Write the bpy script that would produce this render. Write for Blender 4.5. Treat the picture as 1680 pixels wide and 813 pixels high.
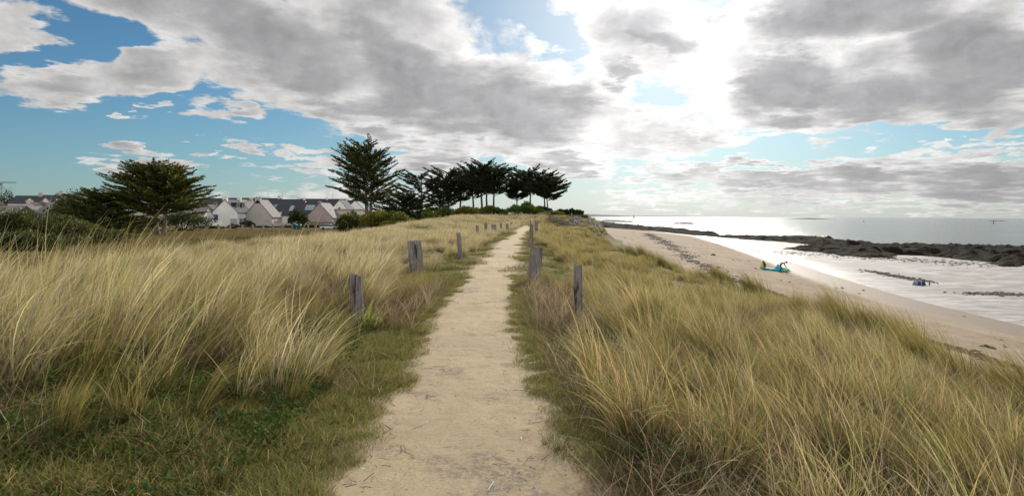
import bpy, math, random
import numpy as np
from mathutils import Vector, Matrix

for o in list(bpy.data.objects):
    bpy.data.objects.remove(o, do_unlink=True)
scene = bpy.context.scene
COL = scene.collection
rad = math.radians

# ------------------------------------------------------------------ camera
F = 1000.0                                   # focal length in photo pixels (1680 wide)
PITCH, ROLL = rad(3.09), rad(0.37)
CAM = Vector((0, 0, 1.6))
cam_d = bpy.data.cameras.new('camera'); cam = bpy.data.objects.new('camera', cam_d); COL.objects.link(cam)
cam_d.sensor_width = 36; cam_d.lens = F/1680*36; cam_d.clip_end = 60000; cam_d.clip_start = 0.05
fwd = Vector((0, math.cos(PITCH), -math.sin(PITCH)))
upv = Vector((0, math.sin(PITCH), math.cos(PITCH)))
rgt = Vector((1, 0, 0))
# the horizon drops a little to the right
r2 = rgt*math.cos(ROLL) + upv*math.sin(ROLL)
u2 = upv*math.cos(ROLL) - rgt*math.sin(ROLL)
R = Matrix((r2, u2, -fwd)).transposed()
cam.matrix_world = Matrix.Translation(CAM) @ R.to_4x4()
scene.camera = cam

def ray(px, py):
    return (fwd + r2*((px-840)/F) + u2*((406.5-py)/F))
def at(px, py, Y):                            # point seen at a photo pixel, Y metres ahead
    d = ray(px, py); return CAM + d*(Y/d.y)
def gx(px, Y):                                # x of a thing seen at column px, Y metres ahead
    d = ray(px, 352); return d.x/d.y*Y
def plane(px, py, z):
    d = ray(px, py); return CAM + d*((z-CAM.z)/d.z)

# ------------------------------------------------------------------ exposure, sun, sky
scene.view_settings.view_transform = 'Standard'
scene.view_settings.look = 'None'
scene.view_settings.exposure = 0.45
scene.view_settings.gamma = 1
SUN_AZ, SUN_EL = rad(17), rad(24)
sd = bpy.data.lights.new('sun', 'SUN'); sd.energy = 4.1; sd.angle = rad(4); sd.color = (1, .94, .84)
sun = bpy.data.objects.new('sun', sd); COL.objects.link(sun)
sdir = Vector((math.sin(SUN_AZ)*math.cos(SUN_EL), math.cos(SUN_AZ)*math.cos(SUN_EL), math.sin(SUN_EL)))
sun.rotation_euler = sdir.to_track_quat('Z', 'Y').to_euler()
sun.location = (30, 60, 60)

class G:                                      # small node-graph helper
    def __init__(s, nt): s.nt = nt; s.N = nt.nodes; s.L = nt.links
    def put(s, sock, v):
        if isinstance(v, bpy.types.NodeSocket): s.L.new(v, sock)
        elif v is not None:
            if hasattr(sock.default_value, '__len__') and not hasattr(v, '__len__'): v = [v]*len(sock.default_value)
            if hasattr(v, '__len__') and len(sock.default_value) == 4 and len(v) == 3: v = (*v, 1)
            sock.default_value = v
    def m(s, op, a, b=None, c=None, clamp=False):
        n = s.N.new('ShaderNodeMath'); n.operation = op; n.use_clamp = clamp
        for i, v in enumerate((a, b, c)):
            if v is not None: s.put(n.inputs[i], v)
        return n.outputs[0]
    def v(s, op, a, b=None, c=None):
        n = s.N.new('ShaderNodeVectorMath'); n.operation = op
        for i, x in enumerate((a, b, c)):
            if x is not None:
                if op == 'SCALE' and i == 1: s.put(n.inputs['Scale'], x)
                else: s.put(n.inputs[i], x)
        return n.outputs['Value'] if op in ('DOT_PRODUCT', 'LENGTH', 'DISTANCE') else n.outputs[0]
    def mr(s, x, a, b, c=0., d=1., smooth=True):
        n = s.N.new('ShaderNodeMapRange'); n.interpolation_type = 'SMOOTHSTEP' if smooth else 'LINEAR'
        for i, q in enumerate((x, a, b, c, d)): s.put(n.inputs[i], q)
        return n.outputs[0]
    def mix(s, f, a, b, mode='MIX'):
        n = s.N.new('ShaderNodeMix'); n.data_type = 'RGBA'; n.blend_type = mode
        s.put(n.inputs[0], f); s.put(n.inputs[6], a); s.put(n.inputs[7], b); return n.outputs[2]
    def noise(s, vec, scale, detail=4, rough=.55, lac=2., dist=0., color=False):
        n = s.N.new('ShaderNodeTexNoise'); s.put(n.inputs['Vector'], vec)
        for k, q in (('Scale', scale), ('Detail', detail), ('Roughness', rough), ('Lacunarity', lac), ('Distortion', dist)):
            n.inputs[k].default_value = q
        return n.outputs['Color' if color else 'Fac']
    def voro(s, vec, scale, out='Distance', feature='F1'):
        n = s.N.new('ShaderNodeTexVoronoi'); n.feature = feature; s.put(n.inputs['Vector'], vec); n.inputs['Scale'].default_value = scale
        return n.outputs[out]
    def xyz(s, vec):
        n = s.N.new('ShaderNodeSeparateXYZ'); s.put(n.inputs[0], vec); return n.outputs
    def comb(s, x, y, z=0.):
        n = s.N.new('ShaderNodeCombineXYZ')
        for i, q in enumerate((x, y, z)): s.put(n.inputs[i], q)
        return n.outputs[0]

world = bpy.data.worlds.new('World'); scene.world = world; world.use_nodes = True
wt = world.node_tree; wt.nodes.clear(); g = G(wt)
sky = wt.nodes.new('ShaderNodeTexSky'); sky.sky_type = 'NISHITA'; sky.sun_disc = False
sky.sun_elevation = SUN_EL; sky.sun_rotation = SUN_AZ; sky.air_density = 1.0; sky.dust_density = .35; sky.ozone_density = 2.0
tc = wt.nodes.new('ShaderNodeTexCoord'); D = tc.outputs['Generated']
sp = g.xyz(D)
az = g.m('ARCTAN2', sp[0], sp[1]); el = g.m('ARCSINE', sp[2])
q0 = g.comb(az, el)
# plane projection: clouds shrink towards the horizon
den = g.m('ADD', g.m('MAXIMUM', sp[2], 0.0), 0.10)
pl = g.comb(g.m('DIVIDE', sp[0], den), g.m('DIVIDE', sp[1], den), 0.3)
warp = g.noise(pl, 2.2, 5, .6, color=True)
w1 = g.v('SCALE', g.v('SUBTRACT', warp, (.5, .5, .5)), .22)
q = g.v('ADD', q0, g.v('MULTIPLY', w1, (1., .6, 0)))
def azel(px, py):
    d = ray(px, py).normalized(); return math.atan2(d.x, d.y), math.asin(d.z)
# (photo column, row, half width, half height, tilt in degrees (+ = falls to the right), weight)
BL = [
 # long grey bank falling from top left to the middle
 (250,-10,150,75,20,.9),(420,55,150,85,22,1.05),(560,105,150,85,18,1.1),(700,150,170,80,14,1.15),(860,175,170,75,8,1.1),
 (1000,215,150,55,6,.85),(640,20,170,65,8,.8),(820,60,90,40,10,.5),(900,110,90,45,20,.5),(1130,238,120,26,3,.7),(680,200,120,30,5,.55),
 # streaks at left
 (30,40,90,45,10,.75),(110,140,130,32,-14,.75),(260,108,130,36,-8,.8),(380,115,110,30,4,.7),(40,170,90,28,0,.6),(360,178,80,20,5,.75),
 (385,172,48,20,5,.85),(247,187,26,10,0,.85),(370,236,42,16,5,.95),(235,266,75,20,5,.85),(455,246,42,14,12,.75),(525,262,52,25,10,.8),
 (480,290,60,10,0,.6),(625,232,55,22,3,.9),(720,262,80,30,0,.95),(700,245,35,14,0,.4),(815,250,20,12,10,.85),(600,315,170,18,0,.5),(440,325,260,14,0,.45),
 # bright veil round the sun
 (1060,60,170,95,0,.80),(1180,110,150,75,0,.72),(1010,10,120,60,0,.7),(960,150,70,45,0,.5),
 # right hand banks
 (1290,150,120,65,-10,1.15),(1080,75,60,26,10,1.0),(1010,120,55,22,20,.95),(1150,30,60,22,-10,.95),(1230,190,110,40,0,.8),(1450,150,170,75,-5,1.1),(1600,90,170,110,0,1.15),(1380,30,220,55,0,1.05),(1640,180,120,40,0,.7),(1340,225,80,22,0,.6),
 (1655,215,60,22,0,.8),(1560,235,70,16,0,.7),(1480,262,110,20,3,.75),(1600,262,130,9,-2,.7),
 # low cumulus line over the sea
 (930,272,65,22,5,.9),(1110,282,80,26,3,.9),(1260,290,120,28,3,.9),(1420,295,160,32,0,.95),(1600,305,170,42,0,.95),(1250,325,340,16,0,.7),(1050,245,60,16,0,.5),(1000,300,100,12,0,.4),
 # gaps of blue
 (905,45,48,26,30,-.65),(290,215,200,30,0,-.3),(130,75,90,22,-25,-.5),(1270,250,160,16,2,-.6),(1520,215,130,10,4,-.5),(1090,150,40,18,10,-.25),(1120,270,60,6,0,-.2),(60,250,130,50,0,-.4),
]
dens = None
for (px, py, rx, ry, rot, w) in BL:
    a, e = azel(px, py); fz = math.cos(math.hypot((px-840)/F, 0))*1.0
    sc = 1/ (1+((px-840)/F)**2)
    mp = wt.nodes.new('ShaderNodeMapping'); mp.vector_type = 'TEXTURE'
    g.put(mp.inputs[0], q); mp.inputs[1].default_value = (a, e, 0); mp.inputs[2].default_value = (0, 0, -rad(rot)); mp.inputs[3].default_value = (rx/F*sc, ry/F*math.sqrt(sc), 1)
    rr = g.v('DOT_PRODUCT', mp.outputs[0], mp.outputs[0])
    ex = g.m('EXPONENT', g.m('MULTIPLY', g.m('POWER', rr, 1.5), -.7))
    if w > 0: dens = g.m('MULTIPLY', ex, w) if dens is None else g.m('SMOOTH_MAX', dens, g.m('MULTIPLY', ex, w), .18)
    else: dens = g.m('MULTIPLY_ADD', ex, w, dens)
# behind and beside the camera: broken cloud from noise alone
back = g.mr(sp[1], .55, .2, 0, 1)
dens = g.m('ADD', dens, g.m('MULTIPLY', back, .45))
n1 = g.noise(pl, 1.5, 6, .58)
sx, sy = SUN_AZ, SUN_EL
cq = g.v('MULTIPLY', q0, (1., 1.35, 1.))
cw = g.v('ADD', cq, g.v('SCALE', g.v('SUBTRACT', g.noise(cq, 9., 3, .5, color=True), (.5, .5, .5)), .05))
n2 = g.noise(cw, 8., 8, .60)
off = g.v('ADD', cw, g.v('SCALE', g.v('NORMALIZE', g.v('SUBTRACT', (sx, sy*1.35, 0), cq)), .020))
n2b = g.noise(off, 8., 8, .60)
nn = g.m('ADD', g.m('MULTIPLY', g.m('SUBTRACT', n1, .5), g.mr(sp[2], .03, .2, .35, .8)), g.m('MULTIPLY', g.m('SUBTRACT', n2, .5), 1.35))
dd = g.m('ADD', dens, nn)
alpha = g.mr(dd, .31, .60)
thick = g.mr(dd, .50, 1.12)
relief = g.m('MULTIPLY', g.m('SUBTRACT', n2, n2b), 2.9)
cosd = g.v('DOT_PRODUCT', D, tuple(azv for azv in (math.sin(rad(13))*math.cos(rad(17)), math.cos(rad(13))*math.cos(rad(17)), math.sin(rad(17)))))
glow = g.m('POWER', g.m('MAXIMUM', cosd, 0.), 26.)
glow2 = g.m('POWER', g.m('MAXIMUM', cosd, 0.), 5.)
behind = g.mr(sp[1], .3, -.5, 0, 1)  # unseen clouds at the camera's back, brightened to lift the light on the ground
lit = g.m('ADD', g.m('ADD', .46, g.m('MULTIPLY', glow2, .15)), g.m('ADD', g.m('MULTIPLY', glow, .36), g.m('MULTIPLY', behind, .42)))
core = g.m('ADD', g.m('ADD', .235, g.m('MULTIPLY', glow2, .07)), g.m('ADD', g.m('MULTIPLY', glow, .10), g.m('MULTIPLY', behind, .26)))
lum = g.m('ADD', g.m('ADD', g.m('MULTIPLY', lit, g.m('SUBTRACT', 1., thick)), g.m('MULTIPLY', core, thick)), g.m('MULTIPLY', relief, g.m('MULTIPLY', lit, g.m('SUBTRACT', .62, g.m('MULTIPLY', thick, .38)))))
lum = g.m('MAXIMUM', lum, .08)
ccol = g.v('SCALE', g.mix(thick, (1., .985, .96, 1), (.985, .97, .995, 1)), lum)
skyc = g.v('SCALE', sky.outputs[0], .042)
skyc = g.v('MULTIPLY', skyc, (.62, 1.04, 1.26))
# milky air close to the horizon and thin veil near the sun
hz = g.m('POWER', g.m('SUBTRACT', 1., g.m('MAXIMUM', g.m('MINIMUM', g.m('MULTIPLY', sp[2], 1.0), 1.), 0.)), 13.)
sidef = g.mr(az, -.75, .05, .55, 1.)
air = g.v('SCALE', g.mix(g.mr(az, -.75, .05, 0., 1.), (.80, .97, 1.12, 1), (.98, .985, 1.0, 1)), g.m('ADD', .32, g.m('MULTIPLY', glow2, .15)))
skyc = g.mix(g.m('MULTIPLY', hz, g.m('MULTIPLY', sidef, .9)), skyc, air)
skyc = g.mix(g.m('MULTIPLY', glow, .5), skyc, g.v('SCALE', (1., .99, .97), .95))
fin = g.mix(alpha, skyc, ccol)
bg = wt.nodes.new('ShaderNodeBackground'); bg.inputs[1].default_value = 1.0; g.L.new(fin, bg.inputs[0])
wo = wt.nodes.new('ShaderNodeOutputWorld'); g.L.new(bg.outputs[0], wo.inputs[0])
# photographic exposure handled above; strength .1-scaled sky is folded into skyc

# ------------------------------------------------------------------ numpy noise
def _h(i, j, s): 
    n = np.sin(i*127.1 + j*311.7 + s*74.7)*43758.5453
    return n - np.floor(n)
def vnoise(x, y, s=0):
    x = np.asarray(x, float); y = np.asarray(y, float)
    i, j = np.floor(x), np.floor(y); u, v = x-i, y-j
    u = u*u*(3-2*u); v = v*v*(3-2*v)
    return (_h(i, j, s)*(1-u)+_h(i+1, j, s)*u)*(1-v)+(_h(i, j+1, s)*(1-u)+_h(i+1, j+1, s)*u)*v
def fbm(x, y, s=0, o=4):
    t = 0; a = .5; f = 1
    for k in range(o): t = t + a*vnoise(x*f, y*f, s+k*13); a *= .5; f *= 2.03
    return t/(1-.5**o)
def S(a, b, x):
    t = np.clip((np.asarray(x, float)-a)/(b-a), 0, 1); return t*t*(3-2*t)

# ------------------------------------------------------------------ the lie of the land
PY = np.array([-6, 3.4, 6.6, 10.8, 16.4, 25, 38, 60, 78, 88, 100])
PX = np.array([-.2, -.28, -.45, -.59, -.55, -.35, .0, 1.0, 1.75, 2.6, 4.5])
def xp(y): return (np.interp(y-1.5, PY, PX)+np.interp(y, PY, PX)+np.interp(y+1.5, PY, PX))/3
XY = np.array([-10, 5, 8, 13, 20, 32, 54, 78, 100, 125, 150, 185, 230, 300, 420])
XX = np.array([4.6, 5.6, 6.4, 7.3, 7.6, 6.9, 6.9, 8.9, 12.6, 17, 18, 12, 0, -40, -120])
def xe(y): return (np.interp(y-4, XY, XX)+np.interp(y, XY, XX)+np.interp(y+4, XY, XX))/3
WY = np.array([-20, 10, 38, 50, 70, 92, 130, 195, 260, 310, 400])
WX = np.array([30.5, 31, 31.5, 32.5, 36.5, 42, 50, 62, 62, 50, 20])
def xw(y): return (np.interp(y-4, WY, WX)+np.interp(y, WY, WX)+np.interp(y+4, WY, WX))/3
SEA = -5.0
def H(x, y):
    x = np.asarray(x, float); y = np.asarray(y, float)
    P = xp(y); a = P-x; b = x-P
    off = S(1.0, 3.0, np.abs(b))
    z = 0*x
    z = z - 1.75*S(8, 26, a)*S(14, 50, y) - .35*S(100, 160, y)*S(20, 40, a)
    z = z + .28*S(1.4, 3.2, a)*S(16, 6, y)*S(9, 5, a)
    far = np.maximum(S(2, 9, np.abs(b)), S(80, 98, y))
    z = z + np.where(a > 0, 1.25*S(42, 98, y)*(1-S(11, 27, a))*far, (1.6*S(74, 100, y)*(1-S(6, 14, b)))*far)
    z = z - .125*np.maximum(b-1.0, 0)*(1-S(80, 110, y)*.6)
    z = z + off*(.30*(fbm(x*.45, y*.45, 5, 3)-.5) + .10*(fbm(x*1.9, y*1.9, 8, 3)-.5))*(1-S(40, 90, y)*.4)*np.where(a > 12, .35, 1)
    e = xe(y) + 1.6*(fbm(x*0+3, y*.22, 9, 3)-.5)
    W = xw(y)
    zb = SEA + (W-x)*.068
    zb = np.where(zb > -3.75, -3.75 + (zb+3.75)*.25, zb)
    zb = np.maximum(zb, -7.5) + .05*(fbm(x*.5, y*.5, 3, 4)-.5)*S(-1, 6, W-x)
    s = S(0, 1, (x-e)/5.2)
    return z*(1-s) + zb*s
def Hs(x, y): return float(H(np.array([x]), np.array([y]))[0])
def gnd(px, Y): 
    x = gx(px, Y); return Vector((x, Y, Hs(x, Y)))

# ------------------------------------------------------------------ mesh helpers
def tag(o, label=None, cat=None, group=None, kind=None):
    if label: o['label'] = label
    if cat: o['category'] = cat
    if group: o['group'] = group
    if kind: o['kind'] = kind
    return o
def npmesh(name, V, Fq, col=None, smooth=False, uv=None):
    V = np.asarray(V, np.float32).reshape(-1, 3); Fq = np.asarray(Fq, np.int32); k = Fq.shape[1]
    me = bpy.data.meshes.new(name)
    me.vertices.add(len(V)); me.vertices.foreach_set('co', V.ravel())
    me.loops.add(Fq.size); me.loops.foreach_set('vertex_index', Fq.ravel())
    me.polygons.add(len(Fq)); me.polygons.foreach_set('loop_start', np.arange(0, Fq.size, k, dtype=np.int32))
    if smooth: me.polygons.foreach_set('use_smooth', np.ones(len(Fq), bool))
    if col is not None:
        c = me.color_attributes.new('Col', 'FLOAT_COLOR', 'POINT')
        cc = np.ones((len(V), 4), np.float32); cc[:, :3] = col; c.data.foreach_set('color', cc.ravel())
    me.update(calc_edges=True); me.validate()
    return me
def link(name, me, mat=None, parent=None, loc=None):
    o = bpy.data.objects.new(name, me); COL.objects.link(o)
    if mat: me.materials.append(mat)
    if parent: o.parent = parent
    if loc is not None: o.location = loc
    return o
def empty(name, loc, rz=0, **k):
    o = bpy.data.objects.new(name, None); COL.objects.link(o); o.location = loc; o.rotation_euler = (0, 0, rz)
    o.empty_display_size = .3
    return tag(o, **k)
class MB:
    def __init__(s): s.v = []; s.f = []
    def add(s, vs, fs):
        n = len(s.v); s.v += [tuple(p) for p in vs]; s.f += [tuple(i+n for i in f) for f in fs]; return s
    def box(s, x0, x1, y0, y1, z0, z1, M=None):
        vs = [Vector(p) for p in ((x0,y0,z0),(x1,y0,z0),(x1,y1,z0),(x0,y1,z0),(x0,y0,z1),(x1,y0,z1),(x1,y1,z1),(x0,y1,z1))]
        if M: vs = [M @ p for p in vs]
        return s.add(vs, [(0,3,2,1),(4,5,6,7),(0,1,5,4),(1,2,6,5),(2,3,7,6),(3,0,4,7)])
    def tube(s, pts, rs, n=8, cap=True, jit=0, rng=None):
        pts = [Vector(p) for p in pts]; ring = []; ref = Vector((0, 0, 1)); vs = []; fs = []
        for i, p in enumerate(pts):
            t = (pts[min(i+1, len(pts)-1)]-pts[max(i-1, 0)]).normalized()
            a = t.cross(Vector((.37, .93, .11)) if abs(t.y) < .8 else Vector((1, .1, .1))).normalized(); b = t.cross(a)
            for k in range(n):
                an = 2*math.pi*k/n; r = rs[i]*(1+(rng.uniform(-jit, jit) if rng else 0))
                vs.append(p+a*(math.cos(an)*r)+b*(math.sin(an)*r))
        for i in range(len(pts)-1):
            for k in range(n):
                fs.append((i*n+k, i*n+(k+1) % n, (i+1)*n+(k+1) % n, (i+1)*n+k))
        if cap: fs.append(tuple(range(n))[::-1]); fs.append(tuple((len(pts)-1)*n+k for k in range(n)))
        return s.add(vs, fs)
    def build(s, name, mat, parent=None, smooth=False, loc=None, bevel=0):
        me = bpy.data.meshes.new(name); me.from_pydata(s.v, [], s.f); me.update()
        if smooth: me.polygons.foreach_set('use_smooth', np.ones(len(me.polygons), bool))
        o = link(name, me, mat, parent, loc)
        if bevel:
            b = o.modifiers.new('bevel', 'BEVEL'); b.width = bevel; b.segments = 2; b.limit_method = 'ANGLE'
        return o

# ------------------------------------------------------------------ materials
def mat(name, rough=.8, spec=.3):
    m = bpy.data.materials.new(name); m.use_nodes = True; g = G(m.node_tree); b = m.node_tree.nodes['Principled BSDF']
    b.inputs['Roughness'].default_value = rough; b.inputs['Specular IOR Level'].default_value = spec
    return m, g, b
def P(g): 
    n = g.N.new('ShaderNodeTexCoord'); return n.outputs['Object']
def bump(g, b, h, strength=.5, dist=.02):
    n = g.N.new('ShaderNodeBump'); g.put(n.inputs['Strength'], strength); n.inputs['Distance'].default_value = dist
    g.L.new(h, n.inputs['Height']); g.L.new(n.outputs[0], b.inputs['Normal'])
def simple(name, c1, c2=None, scale=3, rough=.8, bs=0, bd=.02, metal=0, streak=None):
    m, g, b = mat(name, rough); p = P(g)
    if streak: p = g.v('MULTIPLY', p, streak)
    c2 = c2 or tuple(x*.7 for x in c1)
    n = g.noise(p, scale, 6, .65)
    g.put(b.inputs['Base Color'], g.mix(g.mr(n, .3, .7), (*c1, 1), (*c2, 1)))
    b.inputs['Metallic'].default_value = metal
    if bs: bump(g, b, g.noise(p, scale*3, 5, .7), bs, bd)
    return m
def leafmat(name, trans=.35, tint=.25, rough=.55, spec=.25):
    m = bpy.data.materials.new(name); m.use_nodes = True; nt = m.node_tree; g = G(nt); b = nt.nodes['Principled BSDF']
    at_ = nt.nodes.new('ShaderNodeAttribute'); at_.attribute_name = 'Col'
    oi = nt.nodes.new('ShaderNodeObjectInfo')
    k = g.m('ADD', 1-tint, g.m('MULTIPLY', oi.outputs['Random'], 2*tint))
    c = g.v('SCALE', at_.outputs['Color'], k)
    g.L.new(c, b.inputs['Base Color']); b.inputs['Roughness'].default_value = rough; b.inputs['Specular IOR Level'].default_value = spec
    t = nt.nodes.new('ShaderNodeBsdfTranslucent'); g.L.new(g.v('MULTIPLY', c, (1.12, 1.0, .84)), t.inputs[0])
    mx = nt.nodes.new('ShaderNodeMixShader'); mx.inputs[0].default_value = trans
    g.L.new(b.outputs[0], mx.inputs[1]); g.L.new(t.outputs[0], mx.inputs[2])
    g.L.new(mx.outputs[0], nt.nodes['Material Output'].inputs[0])
    return m
M_GRASS = leafmat('marram_blades', .38, .18, .75, .12)
M_LEAF = leafmat('leaves', .42, .0, .5, .3)
M_CYP = leafmat('cypress_foliage', .16, .0, .6, .2)

# dune soil
m, g, b = mat('dune_soil', .95, .1); p = P(g)
n = g.noise(p, .35, 5, .6); n2 = g.noise(p, 5, 6, .7); n3 = g.noise(p, 40, 4, .7)
c = g.mix(g.mr(n2, .35, .65), (.060, .050, .028, 1), (.13, .105, .058, 1))
c = g.mix(g.mr(g.m('ADD', n, g.m('MULTIPLY', n3, .2)), .5, .75), c, (.055, .07, .02, 1))
xz = g.xyz(p)
fard = g.mr(xz[1], 11, 26)
fc = g.mix(g.mr(g.noise(g.v('MULTIPLY', p, (.25, 1., 1.)), .22, 6, .7), .38, .62), (.16, .125, .05, 1), (.10, .09, .032, 1))
fc = g.mix(g.mr(n3, .3, .8), fc, (.19, .16, .09, 1))
c = g.mix(fard, c, fc)
g.put(b.inputs['Base Color'], c); bump(g, b, g.m('ADD', n2, g.m('MULTIPLY', n3, .5)), .8, .05)
M_SOIL = m

# sandy path
m, g, b = mat('path_sand', .95, .12); p = P(g)
big = g.noise(p, .9, 4, .6); mid = g.noise(p, 7, 6, .7); fine = g.noise(p, 46, 6, .85); fine2 = g.noise(p, 95, 4, .85)
c = g.mix(g.mr(big, .3, .7), (.52, .415, .265, 1), (.44, .35, .225, 1))
c = g.mix(g.mr(mid, .45, .75), c, (.42, .335, .22, 1))
c = g.mix(g.m('MULTIPLY', g.mr(fine, .52, .66), .75), c, (.20, .155, .095, 1))
c = g.mix(g.m('MULTIPLY', g.mr(fine2, .56, .70), .5), c, (.65, .56, .42, 1))
# worn places where the old grey surface shows
worn = g.m('MULTIPLY', g.mr(g.noise(g.v('ADD', p, (3.1, .4, 0)), 1.1, 3, .5), .57, .66), g.mr(g.noise(p, 26, 6, .8), .44, .56))
g.put(b.inputs['Base Color'], g.mix(g.m('MULTIPLY', worn, .75), c, (.19, .165, .16, 1)))
# trampled edges with humus
uvn = g.N.new('ShaderNodeAttribute'); uvn.attribute_name = 'Col'
ed = g.mr(g.m('ADD', uvn.outputs['Fac'], g.m('ADD', g.m('MULTIPLY', g.m('SUBTRACT', mid, .5), .45), g.m('MULTIPLY', g.m('SUBTRACT', fine, .5), .25))), .52, .78)
g.put(b.inputs['Base Color'], g.mix(g.m('MULTIPLY', ed, .92), g.mix(g.m('MULTIPLY', worn, .75), c, (.19, .165, .16, 1)), g.mix(g.mr(fine, .35, .65), (.30, .225, .13, 1), (.13, .095, .05, 1))))
pk = g.m('ADD', g.voro(p, 9, 'Distance', 'SMOOTH_F1'), g.m('MULTIPLY', g.voro(g.v('MULTIPLY', p, (1., .6, 1.)), 3.6, 'Distance', 'SMOOTH_F1'), 2.2))
bump(g, b, g.m('ADD', g.m('ADD', fine, g.m('MULTIPLY', mid, 1.2)), g.m('MULTIPLY', pk, .9)), .75, .035)
M_PATH = m

# beach sand: pale and dry at the top, smooth and darker where wet
m, g, b = mat('beach_sand', .95, .1); p = P(g)
wa = g.N.new('ShaderNodeAttribute'); wa.attribute_name = 'Col'
wet = g.mr(g.m('ADD', wa.outputs['Fac'], g.m('MULTIPLY', g.m('SUBTRACT', g.noise(p, .25, 4), .5), .25)), .35, .75)
ps = g.v('MULTIPLY', p, (1., .35, 1.))
nA = g.noise(ps, .5, 6, .7); nB = g.noise(p, 4, 5, .7)
c = g.mix(g.mr(nA, .35, .65), (.36, .285, .20, 1), (.28, .22, .155, 1))
c = g.mix(g.m('MULTIPLY', g.mr(nB, .5, .7), .35), c, (.21, .165, .12, 1))
c = g.mix(wet, c, (.22, .17, .125, 1))
deb = g.m('MULTIPLY', g.mr(g.noise(ps, 2.4, 6, .75), .60, .66), g.mr(nA, .45, .6))
c = g.mix(g.m('MULTIPLY', deb, .8), c, (.07, .055, .035, 1))
g.put(b.inputs['Base Color'], c); g.put(b.inputs['Roughness'], g.m('SUBTRACT', .95, g.m('MULTIPLY', wet, .35)))
bump(g, b, g.m('ADD', nB, g.m('MULTIPLY', g.noise(p, 1.2, 5, .6), 2.)), g.m('SUBTRACT', .9, g.m('MULTIPLY', wet, .8)), .12)
M_BEACH = m

# sea
m, g, b = mat('sea_water', .12, .5); p = P(g)
fa = g.N.new('ShaderNodeAttribute'); fa.attribute_name = 'Col'; sh = fa.outputs['Fac']
pw = g.v('MULTIPLY', p, (.55, 1., 1.))
nbig = g.noise(g.v('MULTIPLY', p, (.25, 1., 1.)), .045, 5, .6)
deep = g.mix(g.mr(nbig, .35, .65), (.105, .125, .10, 1), (.16, .175, .14, 1))
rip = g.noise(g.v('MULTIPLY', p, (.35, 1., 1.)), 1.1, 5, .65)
foam_glare = g.m('MULTIPLY', g.mr(rip, .40, .60), g.mr(g.noise(p, .12, 4), .25, .55))
shal = g.mix(foam_glare, (.25, .23, .215, 1), (.42, .395, .375, 1))  # pale tones paint in the reflected bright cloud along with streaks of foam
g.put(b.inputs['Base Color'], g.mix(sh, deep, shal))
g.put(b.inputs['Roughness'], g.m('ADD', .16, g.m('MULTIPLY', sh, .55)))
g.put(b.inputs['Specular IOR Level'], g.m('SUBTRACT', .5, g.m('MULTIPLY', sh, .42)))
wv = g.m('ADD', g.noise(pw, .5, 6, .65), g.m('MULTIPLY', g.noise(pw, .09, 3, .6), 2.0))
bump(g, b, wv, g.m('SUBTRACT', .75, g.m('MULTIPLY', sh, .45)), .55)
M_SEA = m

# reef rock
m, g, b = mat('reef_rock', 1., .06); p = P(g)
n = g.noise(p, .35, 6, .7); n2 = g.noise(p, 2.2, 5, .7)
c = g.mix(g.mr(n2, .35, .65), (.010, .008, .006, 1), (.026, .02, .015, 1))
zz = g.xyz(p)
c = g.mix(g.m('MULTIPLY', g.mr(n, .48, .62), g.mr(zz[2], -3.9, -4.8)), c, (.05, .047, .015, 1)); c = g.mix(g.m('MULTIPLY', g.mr(g.noise(p, .8, 5, .7), .56, .66), .7), c, (.06, .05, .038, 1))
g.put(b.inputs['Base Color'], c); bump(g, b, g.m('ADD', n2, n), 1., .4)
M_REEF = m
M_REVET = simple('revetment_stone', (.16, .15, .155), (.07, .065, .07), 1.2, .85, .5, .1)
M_HEAD = simple('headland', (.085, .075, .08), (.06, .058, .06), .01, 1)
M_HEAD2 = simple('far_low_rocks', (.04, .036, .035), (.02, .02, .02), .3, .9)
M_WEED = simple('dry_seaweed', (.016, .011, .007), (.045, .03, .018), 4, 1.)
def wood(name, c1, c2):
    m, g, b = mat(name, .88, .2); p = P(g)
    oi = g.N.new('ShaderNodeObjectInfo'); p = g.v('ADD', p, g.comb(g.m('MULTIPLY', oi.outputs['Random'], 9.), 0., 0.))
    s = g.v('MULTIPLY', p, (1., 1., .06)); n = g.noise(s, 42, 6, .75, dist=.3); n2 = g.noise(p, 7, 5, .7)
    c = g.mix(g.mr(n, .35, .62), (*c2, 1), (*c1, 1))
    c = g.mix(g.m('MULTIPLY', g.mr(n2, .52, .68), .55), c, (.16, .14, .085, 1))
    crack = g.mr(g.noise(g.v('MULTIPLY', p, (1., 1., .09)), 17, 3, .5), .60, .66)
    c = g.mix(g.m('MULTIPLY', crack, .85), c, (.02, .017, .015, 1))
    g.put(b.inputs['Base Color'], c); bump(g, b, g.m('SUBTRACT', n, crack), .9, .02); return m
M_POST = wood('weathered_post_wood', (.30, .275, .27), (.10, .088, .085))
M_BARK = wood('bark', (.26, .225, .18), (.08, .065, .05))
M_BARKD = wood('dark_bark', (.075, .06, .05), (.025, .02, .018))
M_WHITE = simple('white_render', (.80, .79, .76), (.70, .69, .66), .5, .85)
M_CREAM = simple('cream_render', (.66, .58, .42), (.56, .49, .35), .5, .85)
M_GREYW = simple('grey_render', (.44, .41, .385), (.38, .355, .33), .5, .85)
M_PINK = simple('pinkish_render', (.42, .33, .32), (.36, .28, .27), .5, .85)
M_STONEW = simple('stone_wall', (.25, .22, .17), (.12, .105, .08), 4, .9, .4, .05)
M_FENCEC = simple('concrete', (.42, .40, .37), (.28, .26, .24), 4, .9)
M_SLATE = simple('slate_roof', (.060, .064, .076), (.035, .037, .045), 2, .85, .2, .03, streak=(1, 1, 3))
M_SLATEL = simple('pale_slate_roof', (.25, .23, .22), (.16, .15, .145), 2, .85, .2, .03)  # paler slate tone for whole roofs and one right-hand slope
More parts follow.
